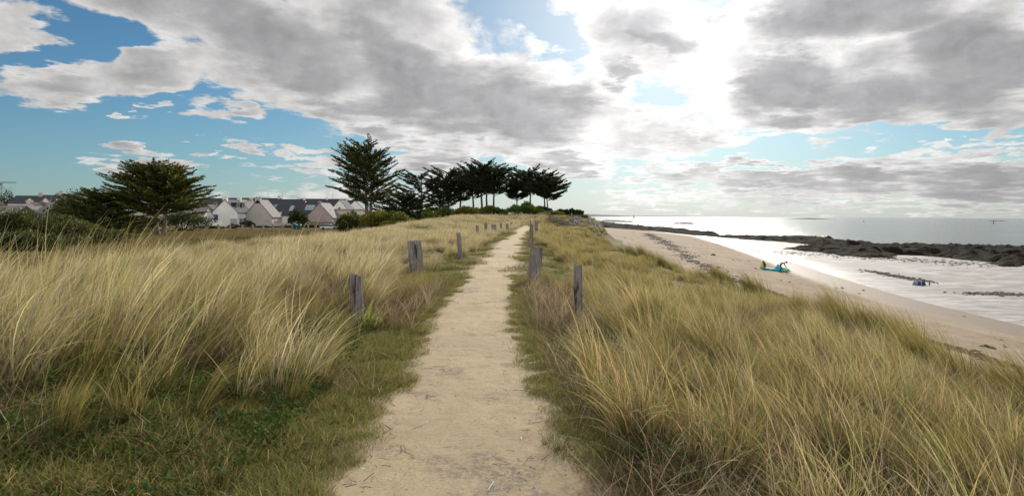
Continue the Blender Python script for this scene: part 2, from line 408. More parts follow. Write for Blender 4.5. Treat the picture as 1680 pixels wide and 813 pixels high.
M_BLUE = simple('blue_painted_wood', (.03, .075, .27), (.02, .055, .2), 3, .5)
M_FRAME = simple('white_window_frame', (.75, .75, .73), (.68, .68, .66), 3, .5)
M_TEAL = simple('teal_plastic', (.015, .085, .10), (.01, .06, .075), 3, .5)
M_CARW = simple('white_car_paint', (.65, .66, .68), (.6, .6, .62), 3, .3)
M_DARK = simple('dark_rubber', (.02, .02, .022), (.012, .012, .012), 5, .6)
M_METAL = simple('grey_metal', (.2, .2, .2), (.13, .13, .13), 4, .5, metal=.6)
m, g, b = mat('window_glass', .06, .5); b.inputs['Base Color'].default_value = (.05, .07, .08, 1); M_GLASS = m
m, g, b = mat('skylight_glass', .05, .8); b.inputs['Base Color'].default_value = (.30, .38, .42, 1); b.inputs['Metallic'].default_value = .5; M_SKYL = m

# ================================================================== SETTING
def grid(xs, ys, zf, name, mat_, keep=None, colf=None, smooth=True):
    X, Y = np.meshgrid(xs, ys); Z = zf(X, Y); nx, ny = len(xs), len(ys)
    V = np.stack([X, Y, Z], -1).reshape(-1, 3)
    i = np.arange(nx-1)[None, :]; j = np.arange(ny-1)[:, None]
    q = np.stack([j*nx+i, j*nx+i+1, (j+1)*nx+i+1, (j+1)*nx+i], -1).reshape(-1, 4)
    if keep is not None:
        c = V[q].mean(1); q = q[keep(c[:, 0], c[:, 1])]
    u, inv = np.unique(q, return_inverse=True); V = V[u]; q = inv.reshape(-1, 4)
    col = None
    if colf is not None:
        k = colf(V[:, 0], V[:, 1]); col = np.stack([k, k, k], -1)
    return link(name, npmesh(name, V, q, col, smooth), mat_)
def geo(a, b, n, p=2.):
    return a+(b-a)*np.linspace(0, 1, n)**p
xs = np.concatenate([-geo(8, 4000, 110, 3)[::-1], np.arange(-7.9, 12, .14), geo(12.1, 45, 60, 1.3)])
ys = np.concatenate([np.arange(-8, 16, .16), geo(16.2, 120, 150, 1.4), geo(121, 6000, 120, 2.6)])
ground = grid(xs, ys, H, 'dune_ground', M_SOIL, keep=lambda x, y: x < xe(y)+5.6)
tag(ground, 'grassy dune top and field falling away to the beach', kind='structure')
xb = np.concatenate([geo(-140, 5, 60, .8), np.arange(5.3, 40, .3), geo(40.5, 95, 70, 1.2)])
yb = np.concatenate([np.arange(-8, 60, .4), geo(60.5, 420, 220, 1.4)])
beach = grid(xb, yb, lambda x, y: H(x, y)-.03*(x < xe(y)+6), 'beach', M_BEACH, keep=lambda x, y: (x > xe(y)+3.6),
             colf=lambda x, y: S(-9, -1, x-xw(y)))
tag(beach, 'pale sand beach sloping down to the water', kind='structure')

# path
yy = np.concatenate([np.arange(-5, 20, .10), geo(20.2, 90, 150, 1.3)])
tt = np.linspace(-1, 1, 29); T, Y = np.meshgrid(tt, yy)
hw = 1.12+.05*S(6, 3, Y)
wl = hw+.18*(fbm(Y*.8, Y*0, 22, 3)-.5); wr = hw+.18*(fbm(Y*.8, Y*0+7, 23, 3)-.5)
X = xp(Y)+np.where(T < 0, T*wl, T*wr)
Z = H(X, Y)+.014+.018*(fbm(X*3.1, Y*3.1, 44, 3)-.5)-.045*np.abs(T)**8-.010*np.abs(T)
nx = len(tt); i = np.arange(nx-1)[None, :]; j = np.arange(len(yy)-1)[:, None]
q = np.stack([j*nx+i, j*nx+i+1, (j+1)*nx+i+1, (j+1)*nx+i], -1).reshape(-1, 4)
e = (np.where(T < 0, -T*wl, T*wr)-.13*S(7, 3.5, Y)-.10*(fbm(X*2.2, Y*2.2, 46, 3)-.5)*2).reshape(-1)
path = link('footpath', npmesh('footpath', np.stack([X, Y, Z], -1).reshape(-1, 3), q, np.stack([e, e, e], -1), True), M_PATH)
tag(path, 'pale sandy footpath running straight over the dune', kind='structure')

# sea
def inpoly(x, y, poly):
    x = np.asarray(x); c = np.zeros(x.shape, bool); n = len(poly)
    for k in range(n):
        x1, y1 = poly[k]; x2, y2 = poly[k-1]
        cond = ((y1 > y) != (y2 > y)) & (x < (x2-x1)*(y-y1)/((y2-y1) if y2 != y1 else 1e-9)+x1); c ^= cond
    return c
def pdist(x, y, poly):
    d = np.full(x.shape, 1e9)
    for k in range(len(poly)):
        x1, y1 = poly[k]; x2, y2 = poly[k-1]; dx, dy = x2-x1, y2-y1; L = dx*dx+dy*dy+1e-9
        t = np.clip(((x-x1)*dx+(y-y1)*dy)/L, 0, 1); d = np.minimum(d, np.hypot(x-x1-t*dx, y-y1-t*dy))
    return np.where(inpoly(x, y, poly), d, -d)
def wp(lst): 
    return [tuple(plane(px, py, z)[:2]) for (px, py, z) in lst]
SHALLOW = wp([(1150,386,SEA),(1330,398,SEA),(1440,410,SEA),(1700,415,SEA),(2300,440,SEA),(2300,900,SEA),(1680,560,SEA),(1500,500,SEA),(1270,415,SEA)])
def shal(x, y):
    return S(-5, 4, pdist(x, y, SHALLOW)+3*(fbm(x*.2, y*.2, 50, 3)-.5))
sx = np.concatenate([geo(-60, 20, 16, 1), np.arange(21, 140, 1.2), geo(142, 25000, 60, 3.2)])
sxl = -geo(62, 25000, 30, 3)[::-1]
sy = np.concatenate([[-3000, -500, -60], np.arange(-20, 150, 1.2), geo(152, 40000, 80, 3.2)])
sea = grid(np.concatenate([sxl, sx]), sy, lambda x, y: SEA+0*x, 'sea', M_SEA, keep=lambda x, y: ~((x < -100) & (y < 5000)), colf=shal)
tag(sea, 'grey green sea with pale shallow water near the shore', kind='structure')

# rocky reefs
def reef(name, poly, label, h=1.0, seed=0, step=.8, mat_=M_REEF, cat='rocks', rough=1.0, tall=None):
    P_ = np.array(poly); x0, y0 = P_.min(0)-4; x1, y1 = P_.max(0)+4
    xs = np.arange(x0, x1, step); ys = np.arange(y0, y1, step*1.2)
    def zf(x, y):
        d = pdist(x, y, poly)+5*(fbm(x*.16, y*.16, seed, 3)-.5)
        r = 1-np.abs(fbm(x*.30, y*.45, seed+3, 5)*2-1); r2 = 1-np.abs(fbm(x*.09, y*.15, seed+9, 3)*2-1)
        z = SEA-.7+S(-2, 6, d)*(.45+h*.62*r**2*1.3+h*.7*r2**3+.35)+rough*.85*(fbm(x*.9, y*1.2, seed+5, 4)-.5)
        if tall: z = z+tall[2]*np.exp(-((x-tall[0])**2+(y-tall[1])**2)/tall[3]**2)
        return z
    o = grid(xs, ys, zf, name, mat_, keep=lambda x, y: pdist(x, y, poly) > -3.5)
    tag(o, label, cat); return o
L1 = SEA+.2; TP = SEA+1.1
reef('rock_reef', wp([(1240,404,L1),(1310,411,L1),(1400,419,L1),(1470,424,L1),(1500,418,L1),(1600,428,L1),(1640,436,L1),(1760,434,L1),(2100,450,L1),(2100,414,TP),(1680,400,TP),(1560,400,TP),(1480,400,TP),(1400,397,TP),(1330,399,TP)]),
     'dark weedy rock reef lying nearest the sand on the right', 1.05, 3, .55)
kn = plane(1362, 390, SEA+.8)
reef('rock_reef', wp([(1180,389,L1),(1250,394,L1),(1320,400,L1),(1400,405,L1),(1500,409,L1),(1600,412,L1),(1600,399,TP),(1470,398,TP),(1420,393,TP),(1350,387,TP),(1290,386,TP),(1180,382,TP),(1110,378,TP),(1110,382,L1)]),
     'long dark reef with a knob of rock standing up on it', .9, 17, .8, tall=(kn.x, kn.y, 1.5, 1.6))
reef('rock_reef', wp([(962,372,L1),(1010,374,L1),(1060,379,L1),(1110,383,L1),(1180,389,L1),(1190,385,L1),(1110,377,L1),(1060,372.5,L1),(1020,369,L1),(1000,366,L1),(965,362.5,L1)]),
     'grey brown rocky shore curving away to the left behind the beach', 1.2, 29, 1.6, rough=1.4)
reef('rock_islet', wp([(1095,367.3,SEA+.1),(1110,368,SEA+.1),(1140,368,SEA+.1),(1143,367,SEA+.1),(1120,366.3,SEA+.3)]), 'low islet of rock alone in the bright water', 1.3, 37, 2.0, M_HEAD2, 'islet')
reef('rock_islet', wp([(985,363.3,SEA),(1040,364.6,SEA),(1040,364.0,SEA),(985,361.9,SEA)]), 'thin spit of rock in the bright water below the beacon', 1.3, 41, 4, M_HEAD2, 'islet')
def ridge(name, px0, px1, Y, hts, mat_, label, kind=None, cat=None, depth=200, base=SEA-1):
    n = len(hts); V = []; n2 = 60
    rng = np.random.RandomState(int(px0)); t = np.linspace(0, 1, n2); hh = np.interp(t, np.linspace(0, 1, n), hts)+(rng.rand(n2)-.5)*.12*max(hts)
    hh[0] = hh[-1] = 0; Vs = []; Q = []
    for k in range(n2):
        x = gx(px0+(px1-px0)*t[k], Y); z = max(0, hh[k])
        for (dy, fz) in ((0, 0), (depth*.2, .6), (depth*.5, 1), (depth*.8, .7), (depth, 0)):
            Vs.append((x, Y+dy, base+fz*(z-base+SEA) if fz else base))
    for k in range(n2-1):
        for r in range(4): Q.append((k*5+r, (k+1)*5+r, (k+1)*5+r+1, k*5+r+1))
    o = link(name, npmesh(name, Vs, Q, smooth=True), mat_); return tag(o, label, cat, kind=kind)
ridge('headland', 880, 1120, 4200, [16, 20, 19, 21, 16, 13, 8, 5, 4, 2], M_HEAD, 'low headland across the bay', kind='structure', depth=900)
ridge('headland', 1030, 1330, 5500, [2, 6, 6, 7, 5, 5, 4, 2], M_HEAD, 'thin far shore on the horizon', kind='structure', depth=900)
ridge('rock_islet', 1298, 1384, 1700, [.5, 1.5, 3.4, 4.2, 3.6, 2.4, 1.2, .4], M_HEAD2, 'long low islet on the horizon', cat='islet', depth=60)
ridge('rock_islet', 1634, 1658, 1300, [.8, 2, 1.2, 1.8, .5], M_HEAD2, 'small islet by the red marker at the right edge', cat='islet', depth=30)

# strand line of dry seaweed, all of it loose stuff
rng = np.random.RandomState(4)
def clumps(C, smin, smax, flat, seed):
    r = np.random.RandomState(seed); n = len(C); base = np.array([[1,0,0],[.5,.87,0],[-.5,.87,0],[-1,0,0],[-.5,-.87,0],[.5,-.87,0],[0,0,1]], float)
    f = np.array([[0,1,6],[1,2,6],[2,3,6],[3,4,6],[4,5,6],[5,0,6]])
    s = smin+(smax-smin)*r.rand(n)**2.5; V = base[None]*(s[:, None, None]*np.array([1, 1, flat]))*(1+.5*(r.rand(n, 7, 1)-.5))
    a = r.rand(n)*6.28; c, d = np.cos(a), np.sin(a); V = np.stack([V[..., 0]*c[:, None]-V[..., 1]*d[:, None]*.5, V[..., 0]*d[:, None]+V[..., 1]*c[:, None]*.5, V[..., 2]], -1)+C[:, None]
    return V.reshape(-1, 3), (f[None]+np.arange(n)[:, None, None]*7).reshape(-1, 3)
SL = [plane(px, py, -3.75) for px, py in ((1062,383),(1072,388),(1100,402),(1130,420),(1160,438),(1200,455),(1250,474),(1300,490),(1400,520),(1500,555),(1600,590),(1680,617),(1900,700))]
for k_ in range(5, len(SL)): SL[k_].x += .5+.22*(k_-5)
C = []
for k in range(len(SL)-1):
    a_, b_ = SL[k], SL[k+1]; L = (b_-a_).length; wid = .20 if k > 4 else (.5 if k > 2 else .9)
    n = int(L*(95 if k > 3 else 34))
    for _ in range(n):
        t = rng.rand(); 
        if fbm(np.array([(a_.y+(b_.y-a_.y)*t)*.5]), np.array([0.]), 61)[0] < .38 and rng.rand() < .8: continue
        C.append((a_.x+(b_.x-a_.x)*t+rng.randn()*wid+.5*math.sin(.3*(a_.y+(b_.y-a_.y)*t)), a_.y+(b_.y-a_.y)*t+rng.randn()*.3))
for _ in range(1100):                                   # scattered scraps over the beach
    y = 12+200*rng.rand()**1.3; t = rng.rand(); x = xe(y)+6+t*(xw(y)-xe(y)-7)
    if fbm(np.array([x*.25]), np.array([y*.15]), 71)[0] > .5: C.append((x, y))
for _ in range(900):                                    # second line in the shallows
    t = rng.rand(); a_ = plane(1425, 444, SEA); b_ = plane(1520, 462, SEA)
    C.append((a_.x+(b_.x-a_.x)*t+rng.randn()*.5, a_.y+(b_.y-a_.y)*t+rng.randn()*1.0))
for _ in range(500):
    a_ = plane(1640, 482, SEA); C.append((a_.x+rng.randn()*1.6, a_.y+rng.randn()*.6))
for _ in range(1500):                                   # weed along the foot of the near reef
    t = rng.rand(); a_ = plane(1240+t*380, 412+t*22, SEA); C.append((a_.x+rng.randn()*2.5, a_.y+rng.randn()*4))
C = np.array(C, float); Cz = np.maximum(H(C[:, 0], C[:, 1])-.0, SEA+.0)
V, Fc = clumps(np.column_stack([C, Cz]), .05, .34, .3, 5)
tag(link('seaweed', npmesh('seaweed', V, Fc), M_WEED), 'dark dry seaweed scattered in lines over the sand', 'seaweed', kind='stuff')

# stone revetment at the head of the beach
reefpts = []
C = []
for _ in range(900):
    t = rng.rand(); px = 936+t*50; y = 90+rng.rand()*24; x = gx(px, y)
    C.append((x, y))
C = np.array(C); Cz = H(C[:, 0], C[:, 1])
V, Fc = clumps(np.column_stack([C, Cz-.1]), .35, .8, .9, 8)
tag(link('boulder_bank', npmesh('boulder_bank', V, Fc), M_REVET), 'bank of grey boulders where the dune meets the beach', 'boulders', kind='stuff')

# ================================================================== GRASS
def blades(rs, n, L, R0, lean, spread, bend, w, segs, cols, tipcol=None, zj=0, flat=0):
    """n curved tapering strips; lean = mean tilt vector, bend = extra curl along the blade"""
    r = R0*np.sqrt(rs.rand(n)); a = rs.rand(n)*2*np.pi
    root = np.stack([r*np.cos(a), r*np.sin(a), -.03+0*r], -1)
    ln = L[0]+(L[1]-L[0])*rs.rand(n)
    tx = lean[0]+spread*rs.randn(n)+.35*root[:, 0]/max(R0, .01)*spread*2; ty = lean[1]+spread*rs.randn(n)+.35*root[:, 1]/max(R0, .01)*spread*2
    th0 = np.hypot(tx, ty); ha = np.arctan2(ty, tx); bn = bend*(.4+1.2*rs.rand(n))
    dirb = np.stack([np.cos(ha), np.sin(ha)], -1)
    wnd = np.array([lean[0], lean[1]])*1.0; nw = np.hypot(*wnd); wnd = wnd/nw if nw > 1e-4 else np.array([1., 0])
    pts = [root]; p = root; widths = [np.full(n, 1.)]
    for s in range(segs):
        t = (s+.5)/segs; th = th0*(.6+.5*t)+bn*t*t
        hd = dirb*(1-.55*t)+wnd*.55*t; hd /= np.linalg.norm(hd, axis=1, keepdims=True)+1e-6
        d = np.stack([np.sin(th)*hd[:, 0], np.sin(th)*hd[:, 1], np.cos(th)], -1)
        p = p+d*(ln/segs)[:, None]; pts.append(p); widths.append(np.full(n, 1-((s+1)/segs)**1.8*.93))
    pts = np.stack(pts, 1); tw = rs.rand(n)*np.pi; wv = np.stack([np.cos(tw), np.sin(tw), 0*tw], -1)
    ww = w*(.6+.8*rs.rand(n)); wd = np.stack(widths, 1)*ww[:, None]
    A = pts-wv[:, None]*wd[..., None]*.5; B = pts+wv[:, None]*wd[..., None]*.5
    V = np.stack([A, B], 2).reshape(-1, 3); k = (segs+1)*2
    s = np.arange(segs); fq = np.stack([2*s, 2*s+1, 2*s+3, 2*s+2], -1)
    Q = (fq[None]+(np.arange(n)*k)[:, None, None]).reshape(-1, 4)
    ci = rs.choice(len(cols), n, p=[c[0] for c in cols]); basec = np.array([c[1] for c in cols])[ci]; tipc = np.array([c[2] for c in cols])[ci]
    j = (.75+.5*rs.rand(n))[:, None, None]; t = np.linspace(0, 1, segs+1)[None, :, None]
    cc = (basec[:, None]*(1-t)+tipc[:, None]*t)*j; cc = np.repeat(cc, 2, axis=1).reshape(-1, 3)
    return V, Q, cc
def join(parts):
    V = []; Q = []; C = []; n = 0
    for v, q, c in parts: V.append(v); Q.append(q+n); C.append(c); n += len(v)
    return np.concatenate(V), np.concatenate(Q), np.concatenate(C)
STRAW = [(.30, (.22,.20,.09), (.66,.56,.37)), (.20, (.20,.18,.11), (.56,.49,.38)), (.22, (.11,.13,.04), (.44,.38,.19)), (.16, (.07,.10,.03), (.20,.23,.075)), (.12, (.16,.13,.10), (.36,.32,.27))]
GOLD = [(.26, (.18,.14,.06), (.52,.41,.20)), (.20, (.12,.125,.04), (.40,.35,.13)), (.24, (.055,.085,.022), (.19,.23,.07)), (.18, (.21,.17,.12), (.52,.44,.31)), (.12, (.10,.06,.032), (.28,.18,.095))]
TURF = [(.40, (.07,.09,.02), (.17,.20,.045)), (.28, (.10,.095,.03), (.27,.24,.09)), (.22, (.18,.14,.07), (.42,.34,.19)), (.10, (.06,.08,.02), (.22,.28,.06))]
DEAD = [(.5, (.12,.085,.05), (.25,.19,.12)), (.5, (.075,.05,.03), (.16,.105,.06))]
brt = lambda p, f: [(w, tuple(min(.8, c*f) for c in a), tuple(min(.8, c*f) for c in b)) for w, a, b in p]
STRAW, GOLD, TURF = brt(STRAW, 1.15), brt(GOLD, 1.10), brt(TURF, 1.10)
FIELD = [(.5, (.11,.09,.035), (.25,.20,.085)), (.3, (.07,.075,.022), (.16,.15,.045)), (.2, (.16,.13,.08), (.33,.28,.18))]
def make_tuft(kind, seed):
    rs = np.random.RandomState(seed)
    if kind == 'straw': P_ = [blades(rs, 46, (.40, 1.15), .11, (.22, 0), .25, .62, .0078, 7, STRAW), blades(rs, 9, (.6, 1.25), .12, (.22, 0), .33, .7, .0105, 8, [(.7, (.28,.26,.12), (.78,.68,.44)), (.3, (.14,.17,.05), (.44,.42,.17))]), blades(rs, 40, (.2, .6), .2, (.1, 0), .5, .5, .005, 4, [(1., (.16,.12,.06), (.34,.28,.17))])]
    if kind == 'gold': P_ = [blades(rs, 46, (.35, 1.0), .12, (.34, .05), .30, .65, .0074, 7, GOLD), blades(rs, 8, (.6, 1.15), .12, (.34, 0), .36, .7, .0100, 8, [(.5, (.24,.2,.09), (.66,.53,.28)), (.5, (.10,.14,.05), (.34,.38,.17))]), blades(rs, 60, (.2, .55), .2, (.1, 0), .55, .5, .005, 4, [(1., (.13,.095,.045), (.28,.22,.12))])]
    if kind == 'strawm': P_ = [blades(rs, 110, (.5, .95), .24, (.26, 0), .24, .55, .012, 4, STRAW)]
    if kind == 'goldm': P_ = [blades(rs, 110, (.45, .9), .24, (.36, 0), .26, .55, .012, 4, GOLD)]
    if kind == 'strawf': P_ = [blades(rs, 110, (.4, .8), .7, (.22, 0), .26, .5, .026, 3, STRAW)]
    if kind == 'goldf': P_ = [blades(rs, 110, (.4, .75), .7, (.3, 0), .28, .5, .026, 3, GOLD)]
    if kind == 'turf': P_ = [blades(rs, 420, (.04, .17), .24, (.1, 0), .6, .8, .0055, 3, TURF)]
    if kind == 'turfm': P_ = [blades(rs, 380, (.05, .20), .5, (.1, 0), .6, .7, .012, 2, TURF)]
    if kind == 'dead': P_ = [blades(rs, 70, (.10, .42), .24, (.1, 0), .75, .6, .004, 4, DEAD), blades(rs, 14, (.3, .6), .2, (.1, 0), .8, .5, .004, 5, [(1., (.36,.30,.2), (.48,.42,.30))])]
    if kind == 'field': P_ = [blades(rs, 160, (.06, .20), .9, (.1, 0), .5, .5, .030, 2, FIELD)]
    if kind == 'edge': P_ = [blades(rs, 90, (.55, 1.05), .12, (.50, .05), .16, .45, .0075, 6, [(.4, (.08,.09,.028), (.25,.23,.07)), (.4, (.15,.13,.05), (.42,.35,.15)), (.2, (.05,.06,.02), (.13,.14,.045))])]
    if kind == 'long': P_ = [blades(rs, 14, (1.0, 1.45), .09, (.36, 0), .13, .42, .0058, 8, [(.6, (.34,.30,.13), (.66,.58,.34)), (.4, (.16,.19,.06), (.40,.38,.16))])]
    return join(P_)
def make_weed(seed):                                     # low leafy plant with rounded leaves
    rs = np.random.RandomState(seed); n = 95; r = .20*np.sqrt(rs.rand(n)); a = rs.rand(n)*6.28
    c = np.stack([r*np.cos(a), r*np.sin(a), .02+.13*rs.rand(n)], -1)
    sz = .006+.010*rs.rand(n); az_ = rs.rand(n)*6.28; t = .25+.7*rs.rand(n)
    u = np.stack([np.cos(az_), np.sin(az_), 0*az_], -1); w = np.stack([-np.sin(az_)*np.cos(t), np.cos(az_)*np.cos(t), np.sin(t)], -1)
    k = 7; an = np.arange(k)*2*np.pi/k; ring = c[:, None]+sz[:, None, None]*(np.cos(an)[None, :, None]*u[:, None]+np.sin(an)[None, :, None]*w[:, None]*1.25)
    ring[:, 0] -= (ring[:, 0]-c)*.45
    V = np.concatenate([c[:, None]-np.array([0, 0, .004]), ring], 1).reshape(-1, 3)
    f = np.array([[0, 1+i, 1+(i+1) % k, 0] for i in range(k)])[:, :3]
    f4 = np.stack([f[:, 0], f[:, 1], f[:, 2]], -1)
    Q = (f4[None]+(np.arange(n)*(k+1))[:, None, None]).reshape(-1, 3)
    pal = np.array([[.045,.09,.018],[.06,.115,.022],[.09,.14,.028],[.035,.06,.018],[.12,.13,.03],[.11,.06,.03]]); cc = pal[rs.choice(6, n, p=[.3,.25,.15,.2,.06,.04])]
    return V, Q, np.repeat(cc*(.7+.6*rs.rand(n))[:, None], k+1, axis=0)
SRC = {}
def sources(kind, nvar, seed0):
    if kind in SRC: return SRC[kind]
    c = bpy.data.collections.new('source_'+kind)
    for k in range(nvar):
        V, Q, cc = make_weed(seed0+k) if kind == 'weed' else make_tuft(kind, seed0+k)
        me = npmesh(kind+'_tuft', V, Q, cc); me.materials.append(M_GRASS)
        o = bpy.data.objects.new('%s_tuft_%02d' % (kind, k), me); c.objects.link(o)
    SRC[kind] = c; return c
def scatter(name, kind, nvar, seed, pts, rot, scl, label, cat='grass'):
    c = sources(kind, nvar, seed*100)
    n = len(pts); me = bpy.data.meshes.new(name); me.vertices.add(n); me.vertices.foreach_set('co', np.asarray(pts, np.float32).ravel())
    for nm, typ, dat in (('rot', 'FLOAT_VECTOR', rot), ('scl', 'FLOAT_VECTOR', scl)):
        at_ = me.attributes.new(nm, typ, 'POINT'); at_.data.foreach_set('vector', np.asarray(dat, np.float32).ravel())
    at_ = me.attributes.new('idx', 'INT', 'POINT'); at_.data.foreach_set('value', np.random.RandomState(seed).randint(0, nvar, n).astype(np.int32))
    o = bpy.data.objects.new(name, me); COL.objects.link(o)
    ng = bpy.data.node_groups.new(name+'_scatter', 'GeometryNodeTree')
    ng.interface.new_socket('Geometry', in_out='INPUT', socket_type='NodeSocketGeometry'); ng.interface.new_socket('Geometry', in_out='OUTPUT', socket_type='NodeSocketGeometry')
    N, L = ng.nodes, ng.links; gi = N.new('NodeGroupInput'); go = N.new('NodeGroupOutput')
    ci = N.new('GeometryNodeCollectionInfo'); ci.inputs[0].default_value = c; ci.inputs['Separate Children'].default_value = True; ci.inputs['Reset Children'].default_value = True
    ip = N.new('GeometryNodeInstanceOnPoints'); ip.inputs['Pick Instance'].default_value = True
    def na(nm, t):
        q = N.new('GeometryNodeInputNamedAttribute'); q.data_type = t; q.inputs[0].default_value = nm; return q.outputs[0]
    e2 = N.new('FunctionNodeEulerToRotation'); L.new(na('rot', 'FLOAT_VECTOR'), e2.inputs[0])
    L.new(gi.outputs[0], ip.inputs['Points']); L.new(ci.outputs[0], ip.inputs['Instance']); L.new(na('idx', 'INT'), ip.inputs['Instance Index'])
    L.new(e2.outputs[0], ip.inputs['Rotation']); L.new(na('scl', 'FLOAT_VECTOR'), ip.inputs['Scale']); L.new(ip.outputs[0], go.inputs[0])
    md = o.modifiers.new('scatter', 'NODES'); md.node_group = ng
    return tag(o, label, cat, kind='stuff')
R_ = np.random.RandomState(11)
def inview(x, y, m=.06):
    return (np.abs(x) < (y+1.2)*(.86+m)+.4) & (y > .8)
def pathd(x, y): return np.abs(x-xp(y))
def cand(n, y0, y1, x0=-1e9, x1=1e9, dens=None):
    """uniform-in-area candidate points inside the view wedge"""
    y = np.sqrt(R_.rand(n)*(y1**2-y0**2)+y0**2); x = (R_.rand(n)*2-1)*(y*.92+1.2)
    k = (x > x0) & (x < x1); return x[k], y[k]
def finish(x, y, rz, tilt, s, sz=None, sj=.25):
    n = len(x); z = H(x, y); sc = s*(1-sj+2*sj*R_.rand(n)); szz = sc*(sz if sz is not None else 1)
    return np.stack([x, y, z], -1), np.stack([tilt*R_.randn(n), tilt*R_.randn(n), rz], -1), np.stack([sc, sc, szz], -1)
POSTS = [(590,540,583,452,20),(686,450,680,395,22),(757,426,752,382,7.5),(784,393,783,370,5.5),(797,384,797,366,5),(812,386,810,368,8),(822,379,822,366,4),(833,381,832,367,4.5),(839,374,839,364.5,3.5),(846,369,845,361,3),
         (949,532,948,436,14),(874,462,881,405,20),(871,405,872,368,6),(880,383,880,362,6),(871,373,870,361,2.6)]
PB = [plane(p[0], p[1], 0.0) for p in POSTS]
for k in range(len(PB)):                       # refine the post feet onto the terrain
    for _ in range(6): PB[k] = plane(POSTS[k][0], POSTS[k][1], Hs(PB[k].x, PB[k].y))
def postkeep(x, y):
    k = np.ones(len(x), bool)
    for p in PB[:3]+PB[10:13]:
        q_ = 1+max(0, p.y-8)*.12; k &= ~((np.abs(x-p.x*y/p.y) < .30*q_) & (y < p.y+.1) & (y > p.y-1.6*q_*q_))
    return k
left = lambda x, y: x < xp(y)
def tussock(x, y, cell, r, seed, fill=.0):
    """keep points that lie in a tussock; returns mask, height factor and the tussock's own turn"""
    cx, cy = np.floor(x/cell), np.floor(y/cell); best = np.full(len(x), 9.); bid = np.zeros(len(x))
    for i in (-1, 0, 1):
        for j in (-1, 0, 1):
            gx_, gy_ = cx+i, cy+j; qx = (gx_+_h(gx_, gy_, seed))*cell; qy = (gy_+_h(gx_, gy_, seed+1))*cell; sz = .6+.7*_h(gx_, gy_, seed+2)
            d_ = np.hypot(x-qx, y-qy)/(r*sz); m_ = d_ < best; best = np.where(m_, d_, best); bid = np.where(m_, _h(gx_, gy_, seed+3), bid)
    return (best < 1) | (R_.rand(len(x)) < fill), np.clip(1.12-.42*best*best, .55, 1.12)*(.72+.5*bid), (bid-.5)
# --- near marram, left
x, y = cand(5000, 2.2, 15); d = pathd(x, y); edge = .95+.55*fbm(x*.9, y*.9, 77, 2)+S(5.8, 3.2, y)*1.3
low = fbm(x*.55+4, y*.55, 78, 3); tm, th_, tr_ = tussock(x, y, .98, .44, 300, .02)
k = left(x, y) & (d > edge) & (y > 3.9+2.6*(fbm(x*.9, y*0, 79, 3)-.5)) & (low > .40) & postkeep(x, y) & tm
x, y = x[k], y[k]; s = .90*th_[k]*(.8+.35*fbm(x*.5, y*.5, 80, 2))*(1-.30*S(3.3, 6.5, xp(y)-x))*(1-.10*S(7, 12, y)); a = finish(x, y, tr_[k]*1.6+R_.randn(len(x))*.35, .08, s)
scatter('marram_grass', 'straw', 9, 1, *a, 'tall straw pale marram grass leaning right beside the left of the path')
x, y = cand(420, 3.4, 9); k = left(x, y) & (pathd(x, y) > 2.4) & (fbm(x*.55+4, y*.55, 78, 3) > .44) & (y > 4)
x, y = x[k], y[k]; a = finish(x, y, R_.randn(len(x))*.5, .10, .92)
scatter('marram_grass', 'long', 8, 2, *a, 'long single marram stalks standing above the left grass')
# --- near marram, right
x, y = cand(6400, 1.2, 15); d = pathd(x, y); edge = .85+.5*fbm(x*.9, y*.9, 81, 2)+S(6, 2, y)*.35; tm, th_, tr_ = tussock(x, y, .95, .43, 320, .04)
k = ~left(x, y) & (d > edge) & (x < xe(y)+4.2) & (fbm(x*.8, y*.8, 82, 3) > .37) & postkeep(x, y) & tm
x, y = x[k], y[k]; s = .80*th_[k]*(.75+.45*fbm(x*.8, y*.8, 83, 2))*(1-.22*S(3.2, 5.5, x-xp(y))); a = finish(x, y, np.pi+tr_[k]*2.0+R_.randn(len(x))*.4, .10, s)
scatter('marram_grass', 'gold', 9, 3, *a, 'golden green marram grass leaning left between the path and the beach')
x, y = cand(520, 1.5, 12); k = ~left(x, y) & (pathd(x, y) > 1.9) & (x < xe(y)+3); x, y = x[k], y[k]; a = finish(x, y, np.pi+R_.randn(len(x))*.6, .12, .66)
scatter('marram_grass', 'long', 8, 2, *a, 'long single marram stalks rising from the right grass')
# --- middle distance
x, y = cand(13500, 14, 45); d = pathd(x, y); tm, th_, tr_ = tussock(x, y, 1.35, .72, 340, .05)
k = (d > 1.0+.6*fbm(x*.5, y*.5, 84, 2)) & (x < xe(y)+3.6) & (x > xp(y)-6-.2*y-2.5*fbm(x*0, y*.3, 3)) & (fbm(x*.35, y*.35, 85, 3) > .32) & postkeep(x, y) & tm
x, y, th_, tr_ = x[k], y[k], th_[k], tr_[k]; L_ = left(x, y); s = .70*th_*(.8+.4*fbm(x*.3, y*.3, 86, 2))*(1-.22*(x > xp(y)+3))
for nm, kind, K, rz, sd_, lb in (('marram_grass', 'strawm', L_, 0, 4, 'pale marram grass covering the left dune in the middle distance'), ('marram_grass', 'goldm', ~L_, np.pi, 5, 'golden marram grass along the right dune in the middle distance')):
    a = finish(x[K], y[K], rz+tr_[K]*1.6+R_.randn(K.sum())*.5, .12, s[K]); scatter(nm, kind, 7, sd_, *a, lb)
